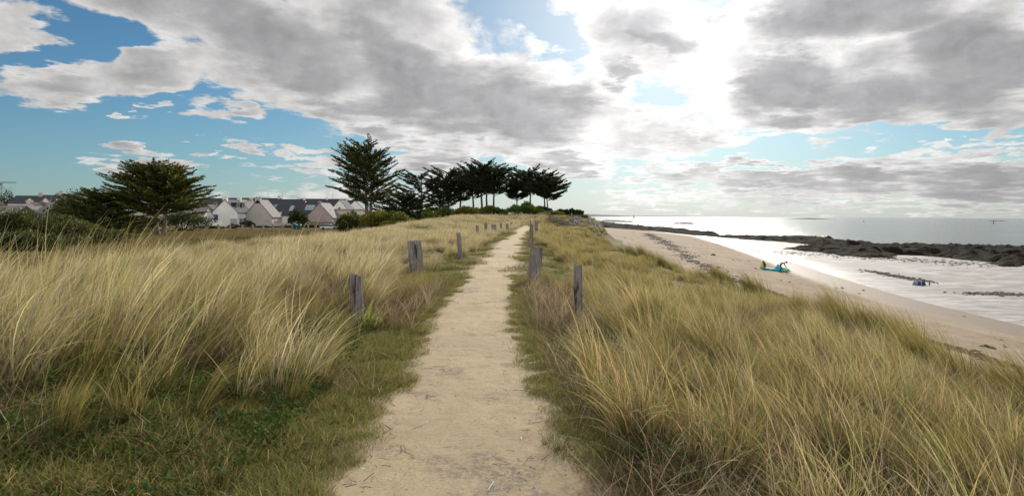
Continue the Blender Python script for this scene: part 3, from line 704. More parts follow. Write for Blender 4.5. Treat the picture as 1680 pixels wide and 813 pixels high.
# --- far
x, y = cand(19000, 43, 112); d = pathd(x, y); tm, th_, tr_ = tussock(x, y, 2.4, 1.7, 360, .25)
k = (d > 1.4-.2*S(60, 80, y)) & (x < xe(y)+2.6) & (x > xp(y)-6-.2*y-4*fbm(x*0, y*.1, 3)) & (fbm(x*.2, y*.2, 87, 3) > .30) & tm | ((y > 84) & (d < 2.5))
x, y, th_ = x[k], y[k], th_[k]; L_ = x < xp(y)+1.5; s = .72*th_*(.8+.4*fbm(x*.2, y*.2, 88, 2))
for nm, kind, K, rz, sd_, lb in (('marram_grass', 'strawf', L_, 0, 6, 'straw coloured dune grass far up the left of the path'), ('marram_grass', 'goldf', ~L_, np.pi, 7, 'golden dune grass far up the right of the path')):
    a = finish(x[K], y[K], rz+R_.randn(K.sum())*.6, .12, s[K]); scatter(nm, kind, 6, sd_, *a, lb)
# --- green tufts breaking the seaward edge of the dune
ex, ey_ = [], []
for (y0, o0, r0, n0) in ((7.2, -.3, .35, 9), (8.6, .1, .5, 14), (9.6, -.6, .3, 7), (10.6, .0, .45, 16), (12.4, .2, .6, 22), (14.2, -.2, .4, 9), (16.5, .1, .6, 14), (19.5, -.1, .6, 14), (23.5, .3, .8, 18), (29, .0, .9, 22), (36, .2, 1., 22), (46, .2, 1.2, 26), (57, .0, 1.4, 26)):
    ex += list(xe(y0)+.6+o0+R_.randn(n0)*r0*.6); ey_ += list(y0+R_.randn(n0)*r0*.6)
x, y = np.array(ex), np.array(ey_); a = finish(x, y, np.pi+R_.randn(len(x))*.35, .06, 1.0)
scatter('marram_grass', 'edge', 6, 14, *a, 'green gold tufts leaning left along the seaward edge of the dune')
x, y = cand(760, 2, 14); k = (pathd(x, y) > 1.3) & (x < xe(y)+1) & (y > 3.5); x, y = x[k], y[k]; L_ = left(x, y)
a = finish(x, y, np.where(L_, 0, np.pi)+R_.randn(len(x))*.6, .15, .62); scatter('marram_grass', 'edge', 6, 14, *a, 'greener tufts dotted through the straw coloured grass')
# --- short turf beside the path and under the tall grass
x, y = cand(13500, 1.0, 16); d = pathd(x, y); k = (d > .44+.14*S(7, 3.5, y)+.32*fbm(x*2.6, y*2.6, 90, 3)) & (x < xe(y)+1.5) & ((d < 1.6) | (fbm(x*.7, y*.7, 91, 3) > .44) | ((y < 5) & (fbm(x*1.7, y*1.7, 96, 3) > .42)))
x, y = x[k], y[k]; d = pathd(x, y); a = finish(x, y, R_.rand(len(x))*6.28, .1, .7+.35*S(.8, 1.8, d)); scatter('short_grass', 'turf', 8, 8, *a, 'short green turf along both edges of the path')
x, y = cand(6000, 15, 60); d = pathd(x, y); k = (d > .55+.36*fbm(x*1.5, y*1.5, 90, 3)) & (d < 2.6)
x, y = x[k], y[k]; a = finish(x, y, R_.rand(len(x))*6.28, .1, .95); scatter('short_grass', 'turfm', 6, 9, *a, 'short green verge of the path farther off')
# --- leafy weeds
x, y = cand(3800, 1.6, 12); d = pathd(x, y); k = ((left(x, y) & (d > 1.35) & ((fbm(x*.8, y*.8, 92, 3) > .5) | ((y < 5.2) & (fbm(x*1.3, y*1.3, 95, 3) > .42)))) | (~left(x, y) & (d > 1.0) & (d < 3) & (fbm(x*.8, y*.8, 93, 3) > .60))) & (d < 6.5)
x, y = x[k], y[k]; a = finish(x, y, R_.rand(len(x))*6.28, .12, 1.0); scatter('leafy_weeds', 'weed', 8, 10, *a, 'low bright green leafy weeds among the grass', 'weeds')
# --- dead brown litter
x, y = cand(7600, 1.2, 14); d = pathd(x, y); k = (d > .95) & (x < xe(y)+4.5) & ((fbm(x*.9, y*.9, 94, 3) > .46) | (x > xe(y)-1.5) | (~left(x, y) & (R_.rand(len(x)) < .6)))
x, y = x[k], y[k]; a = finish(x, y, R_.rand(len(x))*6.28, .15, 1.0); scatter('dead_grass', 'dead', 8, 12, *a, 'brown dead stalks and litter under the marram', 'dead grass')
# --- short field beyond
y = 13+117*R_.rand(20000)**1.35; x = -R_.rand(20000)*(y*.92+2); k = (x < xp(y)-5-.2*y) & inview(x, y)
x, y = x[k], y[k]; a = finish(x, y, R_.rand(len(x))*6.28, .1, .55+.6*S(13, 45, y)); scatter('field_grass', 'field', 6, 13, *a, 'short ochre field grass between the dune and the houses')

# --- loose litter on the path
rs = np.random.RandomState(9); n = 1100
y = 2.2+12*rs.rand(n)**1.4; t = (rs.rand(n)*2-1); t = np.sign(t)*np.abs(t)**.4; x = xp(y)+t*.72
z = H(x, y)+.022; a = rs.rand(n)*6.28; L = .010+.05*rs.rand(n)**3; w = .0016+.0012*rs.rand(n)
u = np.stack([np.cos(a), np.sin(a), .15*rs.randn(n)], -1); v = np.stack([-np.sin(a), np.cos(a), 0*a], -1); c = np.stack([x, y, z], -1)
V = np.stack([c-u*L[:, None]-v*w[:, None], c+u*L[:, None]-v*w[:, None], c+u*L[:, None]+v*w[:, None]+[0, 0, .002], c-u*L[:, None]+v*w[:, None]+[0, 0, .002]], 1).reshape(-1, 3)
cc = np.array([[.16,.11,.06],[.08,.055,.035],[.35,.29,.2]])[rs.choice(3, n, p=[.5,.35,.15])]
tag(link('twigs', npmesh('twigs', V, np.arange(4*n).reshape(-1, 4), np.repeat(cc, 4, 0)), M_LEAF), 'twigs and bits of straw lying on the path', 'twigs', kind='stuff')
x = xp(y)+(rs.rand(n)*2-1)*.7
V, Fc = clumps(np.column_stack([x, y, H(x, y)+.006]), .004, .018, .8, 6)
tag(link('pebbles', npmesh('pebbles', V, Fc), M_FENCEC), 'small pebbles lying on the path', 'pebbles', kind='stuff')

# ================================================================== POSTS ALONG THE PATH
def post(k, label):
    bx, by, tx, ty, wpx = POSTS[k]; b = PB[k]; Y = b.y
    top = at(tx, ty, Y); r = wpx*Y/F/2*.98; rs = random.Random(k*7+1); n = 26
    m = MB(); Hh = top-b; low = .25 if r < .12 else .35
    split = r > .12                                        # the two stout stumps are deeply fissured
    gro = [rs.uniform(0, 6.28) for _ in range(7 if split else 4)]; gd = [rs.uniform(.10, .26) if split else rs.uniform(.04, .12) for _ in gro]
    lob = [rs.uniform(-1, 1)*.05 for _ in range(4)]; ph = [rs.uniform(0, 6.28) for _ in range(4)]
    rings = 14; vs = []; fs = []
    for i in range(rings+3):
        t = min(i/rings, 1); c = b+Hh*t; c.z = b.z-low+(top.z+low-b.z)*t; sc = 1
        if i == rings: sc = .965
        if i == rings+1: sc = .90; c.z += .008
        if i == rings+2: sc = .45; c.z += .012
        wid = (1.0+.10*(1-t)) if not split else (1.02+.06*math.sin(t*3))
        for q in range(n):
            a = 2*math.pi*q/n; rr = 1+sum(l*math.sin((j+2)*a+ph[j]+t*.4) for j, l in enumerate(lob))
            for gg, dg in zip(gro, gd):
                dd_ = abs((a-gg-.12*math.sin(t*5+gg)+math.pi) % (2*math.pi)-math.pi); rr -= dg*math.exp(-(dd_/.13)**2)
            rr *= 1+.02*math.sin(q*2.7+t*23); zt = (rs.uniform(-.012, .012) if i >= rings else 0)
            vs.append((c.x+r*wid*rr*sc*math.cos(a), c.y+r*wid*rr*sc*math.sin(a)*(.8 if split else 1), c.z+zt))
    for i in range(rings+2):
        for q in range(n): fs.append((i*n+q, i*n+(q+1) % n, (i+1)*n+(q+1) % n, (i+1)*n+q))
    fs.append(tuple((rings+2)*n+q for q in range(n)))
    m.add(vs, fs); o = m.build('wooden_post', M_POST); 
    # origin to the foot
    o.data.transform(Matrix.Translation(-b)); o.location = b
    return tag(o, label, 'post', 'weathered posts along the path')
LAB = ['slim grey wooden post nearest the camera on the left of the path',
 'thick fissured stump of a post on the left of the path',
 'slim grey post just beyond the thick stump on the left side',
 'small grey post fourth up the left row, before the straw hummock', 'short post fifth up the left row, beside the double post',
 'wide double post in the middle of the distant left row', 'thin low post just past the double post on the left',
 'small post eighth up the left row by the path edge', 'tiny post ninth up the left row', 'farthest tiny post at the end of the left row',
 'slim dark post nearest the camera on the right of the path, with a long crack',
 'thick leaning split stump of a post on the right of the path', 'thin post just beyond the leaning stump on the right of the path',
 'leaning grey post farthest but one on the right of the path', 'thinnest far post at the right where the path disappears']
for k, l in enumerate(LAB): post(k, l)

# broad pale leaved tuft at the foot of the nearest left post
rs = np.random.RandomState(77)
V, Q, cc = blades(rs, 26, (.28, .55), .12, (.05, 0), .42, .5, .026, 6, [(.7, (.12,.17,.03), (.33,.40,.08)), (.3, (.2,.2,.06), (.42,.38,.14))])
o = link('broad_leaved_grass', npmesh('broad_leaved_grass', V, Q, cc), M_LEAF, loc=PB[0]+Vector((.13, -.15, 0)))
tag(o, 'bright broad leaved grass tuft at the foot of the nearest left post', 'plant')
V, Q, cc = blades(rs, 20, (.3, .5), .10, (-.1, 0), .42, .5, .022, 6, [(.7, (.12,.17,.03), (.33,.40,.08)), (.3, (.2,.2,.06), (.42,.38,.14))])
o = link('broad_leaved_grass', npmesh('broad_leaved_grass', V, Q, cc), M_LEAF, loc=PB[0]+Vector((-.22, -.1, 0)))
tag(o, 'smaller bright broad leaved tuft left of the nearest left post', 'plant')

# ================================================================== TREES
def leafquads(rs, C, U, ln, wd, cols, roll=1.0):
    n = len(C); U = U/np.linalg.norm(U, axis=1, keepdims=True)
    r_ = rs.randn(n, 3); w = np.cross(U, r_+np.array([0, 0, .001])); w /= np.linalg.norm(w, axis=1, keepdims=True)+1e-9
    if roll < 1: w[:, 2] *= roll; w /= np.linalg.norm(w, axis=1, keepdims=True)+1e-9
    l = (ln*(.6+.8*rs.rand(n)))[:, None]; ww = (wd*(.6+.8*rs.rand(n)))[:, None]
    V = np.stack([C-U*l*.5, C+w*ww*.5, C+U*l*.5, C-w*ww*.5], 1).reshape(-1, 3)
    return V, np.arange(4*n).reshape(-1, 4), np.repeat(cols, 4, 0)
def cypress(name, label, base, Ht, Wd, crown0, seed, nplume=90, nleaf=150, pal=((.030,.045,.012),(.055,.075,.018),(.11,.115,.025)), bias=(0, 0), lean=(0, 0), trunks=1,
            env=None, bark=M_BARKD, tr=.022, up=.35, upt=.9, rise=.10, leaf=(.42, .13), sprL=1.9, group=None, tsp=.06):
    """trunk(s), limbs reaching out to the crown's outline, flat feathery plumes along each limb"""
    rs = np.random.RandomState(seed); root = empty(name, base, label=label, cat='tree', group=group)
    env = env or (lambda t: math.sin(math.pi*min(1, .18+.82*(1-t)))**.7)
    tk = MB(); axes = []
    for q in range(trunks):
        d0 = np.array([(q-(trunks-1)/2)*tsp*Ht, rs.randn()*.2]); pts = []; rr = []
        for i in range(9):
            t = i/8; x = d0[0]*(1 if trunks > 1 and i == 0 else 1)+lean[0]*Ht*t*t+(q-(trunks-1)/2)*tsp*.9*Ht*t+.012*Ht*math.sin(t*6+seed+q)
            pts.append((x, d0[1]+lean[1]*Ht*t, -.4+(Ht*.93+.4)*t)); rr.append(Ht*tr*(1.25-1.05*t)*(1.25 if i == 0 else 1)*(1 if q == 0 else .8))
        tk.tube(pts, rr, 9, jit=.08, rng=random.Random(seed+q)); axes.append(np.array(pts))
    tk.build('trunk', bark, root, smooth=True)
    lb = MB(); Cs = []; Us = []; Co = []; pal = np.array(pal)
    for k in range(nplume):
        t = crown0+(1-crown0)*((k+.5)/nplume)**.85; a = k*2.399+rs.randn()*.3
        tn = (t-crown0)/(1-crown0); R = Wd/2*env(tn)*(.62+.5*rs.rand()); hz_ = t*Ht+.03*Ht*rs.randn()
        tip = np.array([R*math.cos(a)+bias[0]*Wd*(.3+.7*tn), R*math.sin(a)*.9+bias[1]*Wd, hz_])
        ax = axes[k % len(axes)]; ts = max(.12, t-rise*(.5+R/(Wd/2)*rs.rand())); i = min(7, int(ts*8)); f = ts*8-i; st = ax[i]*(1-f)+ax[min(8, i+1)]*f
        mid = st*.45+tip*.55-np.array([0, 0, .02*Ht*(.5+rs.rand())]); 
        cur = [st, st*.7+mid*.3+[0, 0, .01*Ht], mid, mid*.45+tip*.55, tip]; r0 = Ht*tr*.30
        lb.tube(cur, [r0, r0*.75, r0*.5, r0*.3, r0*.1], 5, cap=False)
        out = tip-st; out[2] = 0; no = np.linalg.norm(out)+1e-6; out /= no
        # plumes: one at the tip and several along the outer limb
        for j in range(5):
            fr = [1., .86, .72, .58, .45][j]; c = st+(tip-st)*fr+np.array([0, 0, .012*Ht*(rs.rand()-.3)])
            side = np.array([-out[1], out[0], 0])*(rs.randn()*.55 if j else rs.randn()*.15)
            dr = out+side+np.array([bias[0]*1.2, 0, up*(.4+upt*tn)+.10*rs.randn()]); dr /= np.linalg.norm(dr)
            n = int(nleaf/5*(1.3 if j == 0 else 1)); L = sprL*(.7+.6*rs.rand())*(1.15 if j == 0 else .95)
            u = rs.rand(n)**.8; wv = np.array([-dr[1], dr[0], 0]); wv /= np.linalg.norm(wv)+1e-6
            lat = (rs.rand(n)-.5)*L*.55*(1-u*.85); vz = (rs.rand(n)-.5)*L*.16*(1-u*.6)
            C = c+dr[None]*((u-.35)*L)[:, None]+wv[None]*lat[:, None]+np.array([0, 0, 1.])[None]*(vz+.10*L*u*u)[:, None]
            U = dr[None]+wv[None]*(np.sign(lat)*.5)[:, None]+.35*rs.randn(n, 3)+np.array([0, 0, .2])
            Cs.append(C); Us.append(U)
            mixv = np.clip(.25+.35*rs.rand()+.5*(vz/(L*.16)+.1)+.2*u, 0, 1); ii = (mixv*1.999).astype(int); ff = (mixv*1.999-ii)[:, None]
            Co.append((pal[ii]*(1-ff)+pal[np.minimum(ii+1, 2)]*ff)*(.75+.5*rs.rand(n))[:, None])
    lb.build('limbs', bark, root, smooth=True)
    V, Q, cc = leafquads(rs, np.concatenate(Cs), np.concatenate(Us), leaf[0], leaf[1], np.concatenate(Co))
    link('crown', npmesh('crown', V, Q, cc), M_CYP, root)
    return root
wide = lambda t: (1.0, 1.05, 1.02, .9, .72, .5, .26)[0] if t < 0 else float(np.interp(t, [0, .15, .35, .55, .75, .9, 1], [.92, 1.0, .98, .90, .72, .50, .26]))
b = gnd(262, 87)
cypress('cypress_tree', 'broad spreading cypress with tops coloured sunlit yellow green and a pale trunk left of the white house', b, 10.1, 12.2, .39, 3, nplume=215, nleaf=330, env=wide, bark=M_BARK, tr=.030,
        pal=((.014,.021,.007),(.05,.062,.013),(.25,.235,.04)), up=.07, upt=3.0, leaf=(.36, .10), trunks=2, tsp=.11, sprL=2.1, lean=(.02, 0), bias=(-.04, 0))  # palest tone paints sunlight onto the upper leaves of the plumes
b = gnd(166, 84)
cypress('cypress_tree', 'low dark cypress with drooping limbs against the left side of the broad cypress', b, 6.2, 11.5, .10, 5, nplume=120, nleaf=230, env=lambda t: float(np.interp(t, [0, .3, .7, 1], [1, .95, .7, .3])), bark=M_BARKD,
        pal=((.018,.026,.010),(.05,.065,.016),(.14,.15,.035)), up=.12, leaf=(.34, .11), sprL=1.8)
b = gnd(607, 104)
tallenv = lambda t: float(np.interp(t, [0, .12, .3, .55, .75, .9, 1], [.60, .92, 1.0, 1.0, .86, .66, .34]))
cypress('cypress_tree', 'tall twin trunked cypress standing alone right of the houses', b, 15.0, 9.8, .40, 9, nplume=120, nleaf=270, env=tallenv, bark=M_BARK, tr=.020, bias=(-.10, 0), trunks=2, tsp=.035,
        pal=((.020,.028,.010),(.05,.064,.018),(.14,.145,.035)), up=.20, upt=1.6, leaf=(.40, .13), lean=(-.04, 0), sprL=2.0)
flag = lambda t: float(np.interp(t, [0, .2, .45, .7, .9, 1], [.55, .75, 1.0, .95, .7, .4]))
ROW = [ # px of foot, Y, top row, crown width px, crown start, bias, lean, label
 (694,128,276,86,.30,-.16,-.05,'leftmost cypress of the far row, lower and leaning left'),
 (722,134,284,60,.25,.05,.0,'small dark cypress between the leaning one and the dense clump'),
 (736,130,272,66,.40,-.10,-.03,'first slender cypress of the dense clump, its crown swept left'),
 (754,136,275,58,.42,.0,.02,'slim cypress second in the dense clump'),
 (776,130,267,66,.42,-.05,-.04,'cypress in the middle of the dense clump with bare lower trunk'),
 (790,126,261,74,.44,-.06,.0,'tallest cypress of the dense clump'),
 (799,130,266,60,.48,.08,.0,'straight trunked cypress just right of the tallest one'),
 (811,128,270,72,.48,.14,-.03,'cypress at the right end of the dense clump with low limbs reaching right'),
 (848,124,292,52,.50,-.05,-.03,'thin cypress with a sparse crown in the gap after the clump'),
 (869,120,272,74,.50,-.08,-.01,'taller cypress leading the right hand group, crown swept left'),
 (893,117,281,70,.48,-.08,-.06,'cypress leaning left in the right hand group'),
 (898,114,292,56,.50,.08,-.02,'rightmost cypress of the row, flat crown leaning out towards the sea')]
for i, (px, Y, ty, wpx, c0, bi, le, lb_) in enumerate(ROW):
    b = gnd(px, Y); top = at(px, ty, Y); Ht = (top.z-b.z)*.93
    cypress('cypress_tree', lb_, b, Ht, wpx*Y/F*.92, c0+.05, 40+i, nplume=36, nleaf=190, env=flag, bias=(bi, 0), lean=(le, 0), up=.24, pal=((.016,.020,.012),(.028,.036,.016),(.055,.062,.026)), tr=.020, leaf=(.50, .17), sprL=2.1, group='wind swept cypresses in the far row')
b = gnd(664, 112)
cypress('cypress_tree', 'low spreading dark cypress between the tall twin trunked one and the far row', b, 6.8, 12., .15, 61, nplume=80, nleaf=190, env=wide, pal=((.016,.024,.010),(.03,.045,.016),(.06,.075,.02)), up=.2, leaf=(.45, .15))

# ------------------------------------------------------------------ shrubs
def shrub(label, px, Y, py_top, wpx, seed, pal=((.03,.05,.012),(.055,.085,.02),(.10,.14,.03)), n=5200, leaf=(.22, .10), name='shrub', cat='shrub', depth=.8, group=None, zoff=0, lobes=14, spiky=.5, flat=1.):
    rs = np.random.RandomState(seed); b = gnd(px, Y); b.z += zoff; top = at(px, py_top, Y); Ht = max(.5, top.z-b.z); W = wpx*Y/F
    root = empty(name, b, label=label, cat=cat, group=group)
    pal = np.array(pal); C = []; U = []; Co = []; st = MB()
    for k in range(lobes):
        fx = (rs.rand()*2-1)*.80; fy = (rs.rand()*2-1)*.7; hh = math.sqrt(max(.05, 1-(abs(fx)/.95)**2.4-.5*fy*fy))
        R = np.array([W*.5*rs.uniform(.24, .42), W*.5*depth*rs.uniform(.24, .42), Ht*rs.uniform(.22, .36)])
        R[2] = max(R[2], R[0]*.45)
        c = np.array([fx*W*.5, fy*W*.5*depth, max(.1*Ht, (Ht-R[2])*hh*rs.uniform(.45, 1.0))])
        if k == 0: c[2] = Ht-R[2]; c[0] *= .4
        m = n//lobes; d = rs.randn(m, 3); d /= np.linalg.norm(d, axis=1, keepdims=True); d[:, 2] = np.where(rs.rand(m) < .7, np.abs(d[:, 2]), d[:, 2])
        lump = 1+.16*np.sin(d[:, 0]*7+seed+k)*np.sin(d[:, 2]*6+k)+.10*np.sin(d[:, 1]*11)
        rr = (.55+.5*rs.rand(m)**.45)*lump+(rs.rand(m) < .06)*rs.rand(m)*.35*spiky
        p = c+d*R*rr[:, None]; p[:, 2] = np.maximum(p[:, 2], .02); C.append(p); U.append(d+np.array([0, 0, spiky])+.6*rs.randn(m, 3))
        tone = np.clip(rs.rand()*.7+.5*rs.rand(m)-.1, 0, .999)*2; ii = tone.astype(int); ff = (tone-ii)[:, None]
        Co.append((pal[ii]*(1-ff)+pal[np.minimum(ii+1, 2)]*ff)*(.7+.6*rs.rand(m))[:, None])
        st.tube([(c[0]*.15, c[1]*.15, -.2), (c[0]*.5, c[1]*.5, c[2]*.4), tuple(c)], [.05*Ht*.5+.02, .03*Ht*.5, .012*Ht], 5, cap=False)
    V, Q, cc = leafquads(rs, np.concatenate(C), np.concatenate(U), leaf[0], leaf[1], np.concatenate(Co))
    st.build('stems', M_BARKD, root); link('foliage', npmesh('foliage', V, Q, cc), M_LEAF, root)
    return root
DKG = ((.022,.034,.010),(.04,.06,.014),(.07,.095,.02)); OLV = ((.035,.048,.012),(.065,.075,.018),(.11,.115,.03)); BRT = ((.08,.11,.018),(.15,.20,.026),(.25,.30,.045)); DKB = ((.014,.026,.010),(.026,.045,.014),(.045,.07,.018))
SH = [
 ('big dark shrub at the far left edge of the field', 25,56,343,130,OLV,9000,'shrub',0),
 ('rounded olive shrub in front of the left houses', 95,60,352,130,OLV,8000,'shrub',0),
 ('tall bushy green tree rising behind the olive shrubs on the left', 148,92,312,110,DKG,9000,'leafy_tree',0),
 ('low olive shrub under the left side of the dark cypress', 160,66,372,90,OLV,5000,'shrub',0),
 ('dark green shrub at the foot of the left hedge, lowest in the row', 35,50,378,130,DKG,6000,'shrub',0),
 ('green bush just behind the pale cypress trunk', 300,112,346,90,DKG,5000,'shrub',0),
 ('green bush between the two cypress trunks and the thicket', 215,108,350,90,DKG,5000,'shrub',0),
 ('dark rounded tree crown beyond the left house roofs', 14,150,311,34,DKB,2500,'leafy_tree',0),
 ('round dark green garden bush in front of the slate house', 489,158,342,38,DKB,4200,'shrub',0),
 ('low garden bush between the white house and the grey gable', 406,148,362,26,DKG,2200,'shrub',0),
 ('low bush right against the white house wall', 384,146,367,20,OLV,1600,'shrub',0),
 ('bushy green shrub at the right end of the road, spilling to the meadow', 572,112,345,44,((.06,.07,.014),(.09,.10,.02),(.14,.14,.03)),4200,'shrub',0),
 ('bright green shrub at the foot of the tall cypress', 628,98,344,84,((.06,.08,.014),(.14,.155,.025),(.25,.25,.04)),9000,'shrub',0),
 ('dark green shrub behind the bright one under the tall cypress', 650,108,334,70,DKB,5500,'shrub',0),
 ('spiky yellow green shrub right of the tall cypress', 663,97,347,46,((.07,.09,.016),(.15,.165,.028),(.26,.26,.04)),4200,'shrub',0),
 ('small grey green bush at the right foot of the road shrub', 566,104,361,22,OLV,1500,'shrub',0),
 ('dark bush by the cream house under the tall tree', 592,128,352,36,DKB,2500,'shrub',0),
 ('low bright bush at the left start of the thicket under the row', 706,106,341,36,BRT,3000,'shrub',0),
 ('green bush under the first cypresses of the clump', 735,108,340,50,((.06,.085,.015),(.12,.15,.025),(.19,.22,.04)),3600,'shrub',0),
 ('olive bush in the middle of the thicket', 770,106,338,52,((.065,.08,.016),(.12,.13,.025),(.20,.20,.04)),3600,'shrub',0),
 ('rounded green bush ending the thicket before the gap', 806,104,337,48,((.055,.08,.015),(.11,.145,.025),(.19,.22,.04)),3800,'shrub',0),
 ('bright green mounded bush right of the gap, under the right hand trees', 862,101,330,56,((.05,.085,.015),(.10,.165,.025),(.17,.26,.04)),5200,'shrub',0),
 ('dark bush under the leaning cypress above the path end', 888,103,338,44,DKG,3200,'shrub',0),
 ('low bright ground hugging bush falling towards the beach', 905,101,346,50,((.08,.11,.018),(.14,.18,.028),(.21,.25,.04)),3400,'shrub',0),
 ('dark rounded shrub nearest the sea at the end of the dune', 938,103,342,40,DKB,3600,'shrub',0),
 ('low olive bush running down below the dark sea shrub', 945,99,355,40,OLV,2600,'shrub',0),
 ('dark brush at the right of the sandy mound', 915,105,343,30,DKB,2200,'shrub',0),
]
for i, (lb_, px, Y, ty, w, pal, n, nm, zo) in enumerate(SH):
    shrub(lb_, px, Y, ty, w, 200+i, pal, int(n*1.25), leaf=(.20+Y*.0008, .09+Y*.0005), name=nm, cat='tree' if 'tree' in nm else 'shrub', zoff=zo, lobes=12+int(w/10))

# ================================================================== HOUSES
def prism(m, W, L, z0, He, Hr, y0=None):
    y0 = -L/2 if y0 is None else y0; y1 = y0+L
    vs = [(-W/2,y0,z0),(W/2,y0,z0),(W/2,y0,He),(0,y0,Hr),(-W/2,y0,He),(-W/2,y1,z0),(W/2,y1,z0),(W/2,y1,He),(0,y1,Hr),(-W/2,y1,He)]
    m.add(vs, [(0,1,2,3,4),(9,8,7,6,5),(0,5,6,1),(1,6,7,2),(4,9,5,0),(2,7,8,3),(3,8,9,4)])
def house(label, base, W, L, He, Hr, rot, wall=M_WHITE, roof=M_SLATE, chim=(), wins=(), sky_=(), dorm=(), verge=.12, name='house', group=None, lean=None, door=None, roofR=None, ant=None, chmat=None):
    """gable end at local -Y, ridge along local Y; W = gable width, L = ridge length"""
    R_ = empty(name, base, rot, label=label, cat='house', group=group)
    w = MB(); prism(w, W, L, -1.2, He-.02, Hr-.05)
    if lean: w.box(-W/2-lean[0], -W/2+.02, -L/2+.004, -L/2+lean[1], -1.2, lean[2])
    w.build('wall', wall, R_)
    sl = (Hr-He)/(W/2)
    def slab(sg, mt):
        m = MB(); o_ = .28; th = .16; xe_ = W/2+o_; ze = He-sl*o_; y0, y1 = -L/2-verge, L/2+verge
        m.add([(0,y0,Hr+.0),(sg*xe_,y0,ze),(sg*xe_,y1,ze),(0,y1,Hr),(0,y0,Hr+th),(sg*xe_,y0,ze+th),(sg*xe_,y1,ze+th),(0,y1,Hr+th)],
              [(0,1,2,3),(7,6,5,4),(0,4,5,1),(1,5,6,2),(2,6,7,3),(3,7,4,0)]); return m.build('roof', mt, R_)
    rfR = slab(1, roofR or roof); rfL = slab(-1, roof)
    if lean:
        m = MB(); x0 = -W/2-.30; z0 = He-sl*.28+.02; x1 = -W/2-lean[0]-.15; m.add([(x0,-L/2-.12,z0),(x1,-L/2-.12,lean[2]),(x1,-L/2+lean[1]+.1,lean[2]),(x0,-L/2+lean[1]+.1,z0),(x0,-L/2-.12,z0+.14),(x1,-L/2-.12,lean[2]+.14),(x1,-L/2+lean[1]+.1,lean[2]+.14),(x0,-L/2+lean[1]+.1,z0+.14)],
              [(0,3,2,1),(4,5,6,7),(0,1,5,4),(1,2,6,5),(2,3,7,6),(3,0,4,7)]); m.build('roof', roof, R_)
    for (yy_, wx, wy, hh) in chim:
        m = MB(); m.box(-wx/2, wx/2, yy_-wy/2, yy_+wy/2, Hr-.9, Hr+hh); m.box(-wx/2-.07, wx/2+.07, yy_-wy/2-.07, yy_+wy/2+.07, Hr+hh+.002, Hr+hh+.14)
        for s_ in (-.25, .25): m.tube([(s_*wx, yy_, Hr+hh+.1), (s_*wx, yy_, Hr+hh+.42)], [.13, .11], 8)
        m.build('chimney', chmat or wall, rfR)
    def wallwin(face, u, z, ww, wh, frame, pane, shut=None, nm='window'):
        t = .06
        def bx(m, a0, a1, b0, b1, d0, d1):
            if face == 'F': m.box(u+a0, u+a1, -L/2-d1, -L/2-d0, z+b0, z+b1)
            elif face == 'R': m.box(W/2+d0, W/2+d1, u+a0, u+a1, z+b0, z+b1)
            else: m.box(-W/2-d1, -W/2-d0, u+a0, u+a1, z+b0, z+b1)
        m = MB(); bx(m, -ww/2, ww/2, -wh/2, -wh/2+.09, .003, .07); bx(m, -ww/2, ww/2, wh/2-.09, wh/2, .003, .07); bx(m, -ww/2, -ww/2+.09, -wh/2+.092, wh/2-.092, .003, .07); bx(m, ww/2-.09, ww/2, -wh/2+.092, wh/2-.092, .003, .07); bx(m, -.03, .03, -wh/2+.092, wh/2-.092, .003, .06)
        f = m.build(nm, frame, R_); m = MB(); bx(m, -ww/2+.091, ww/2-.091, -wh/2+.091, wh/2-.091, .002, .03); m.build('pane', pane, f)
        if shut:
            for s_ in (-1, 1):
                m = MB(); c_ = s_*(ww/2+ww*.27); bx(m, c_-ww*.25, c_+ww*.25, -wh/2, wh/2, .004, .055); m.build('shutter', shut, f)
    for q_ in wins: wallwin(*q_)
    for (side, u, f, ww, hl) in sky_:                     # side +1/-1, position along ridge, fraction down the slope
        m = MB(); nrm = Vector((side*sl, 0, 1)).normalized(); dn = Vector((side, 0, -sl)).normalized(); c = Vector((side*W/2*f, u, Hr-sl*W/2*f+.16))+nrm*.05
        M_ = Matrix((Vector((0, 1, 0)), dn, nrm)).transposed().to_4x4(); M_.translation = c
        m.box(-ww/2-.06, ww/2+.06, -hl/2-.06, hl/2+.06, -.06, .0, M_); fr = m.build('skylight', M_METAL, rfR if side > 0 else rfL); m = MB(); m.box(-ww/2, ww/2, -hl/2, hl/2, .003, .03, M_); m.build('pane', M_SKYL, fr)
    for (side, u, f, ww, hh) in dorm:                     # flat roofed slate dormers
        x0 = side*W/2*f; zb = Hr-sl*W/2*f+.1; m = MB(); xi = side*W/2*(f-.42)
        m.box(min(x0, xi), max(x0, xi), u-ww/2, u+ww/2, zb, zb+hh); d = m.build('dormer', M_SLATE, rfR if side > 0 else rfL)
        m = MB(); m.box(min(x0+side*.25, xi), max(x0+side*.25, xi), u-ww/2-.15, u+ww/2+.15, zb+hh+.002, zb+hh+.16); m.build('dormer_roof', M_SLATEL if False else M_SLATE, rfR if side > 0 else rfL)
        m = MB(); m.box(min(x0+side*.004, x0+side*.05), max(x0+side*.004, x0+side*.05), u-ww/2+.15, u+ww/2-.15, zb+.2, zb+hh-.15); m.build('window', M_FRAME, rfR if side > 0 else rfL)
        m = MB(); m.box(min(x0+side*.052, x0+side*.07), max(x0+side*.052, x0+side*.07), u-ww/2+.25, u+ww/2-.25, zb+.3, zb+hh-.25); m.build('pane', M_GLASS, rfR if side > 0 else rfL)
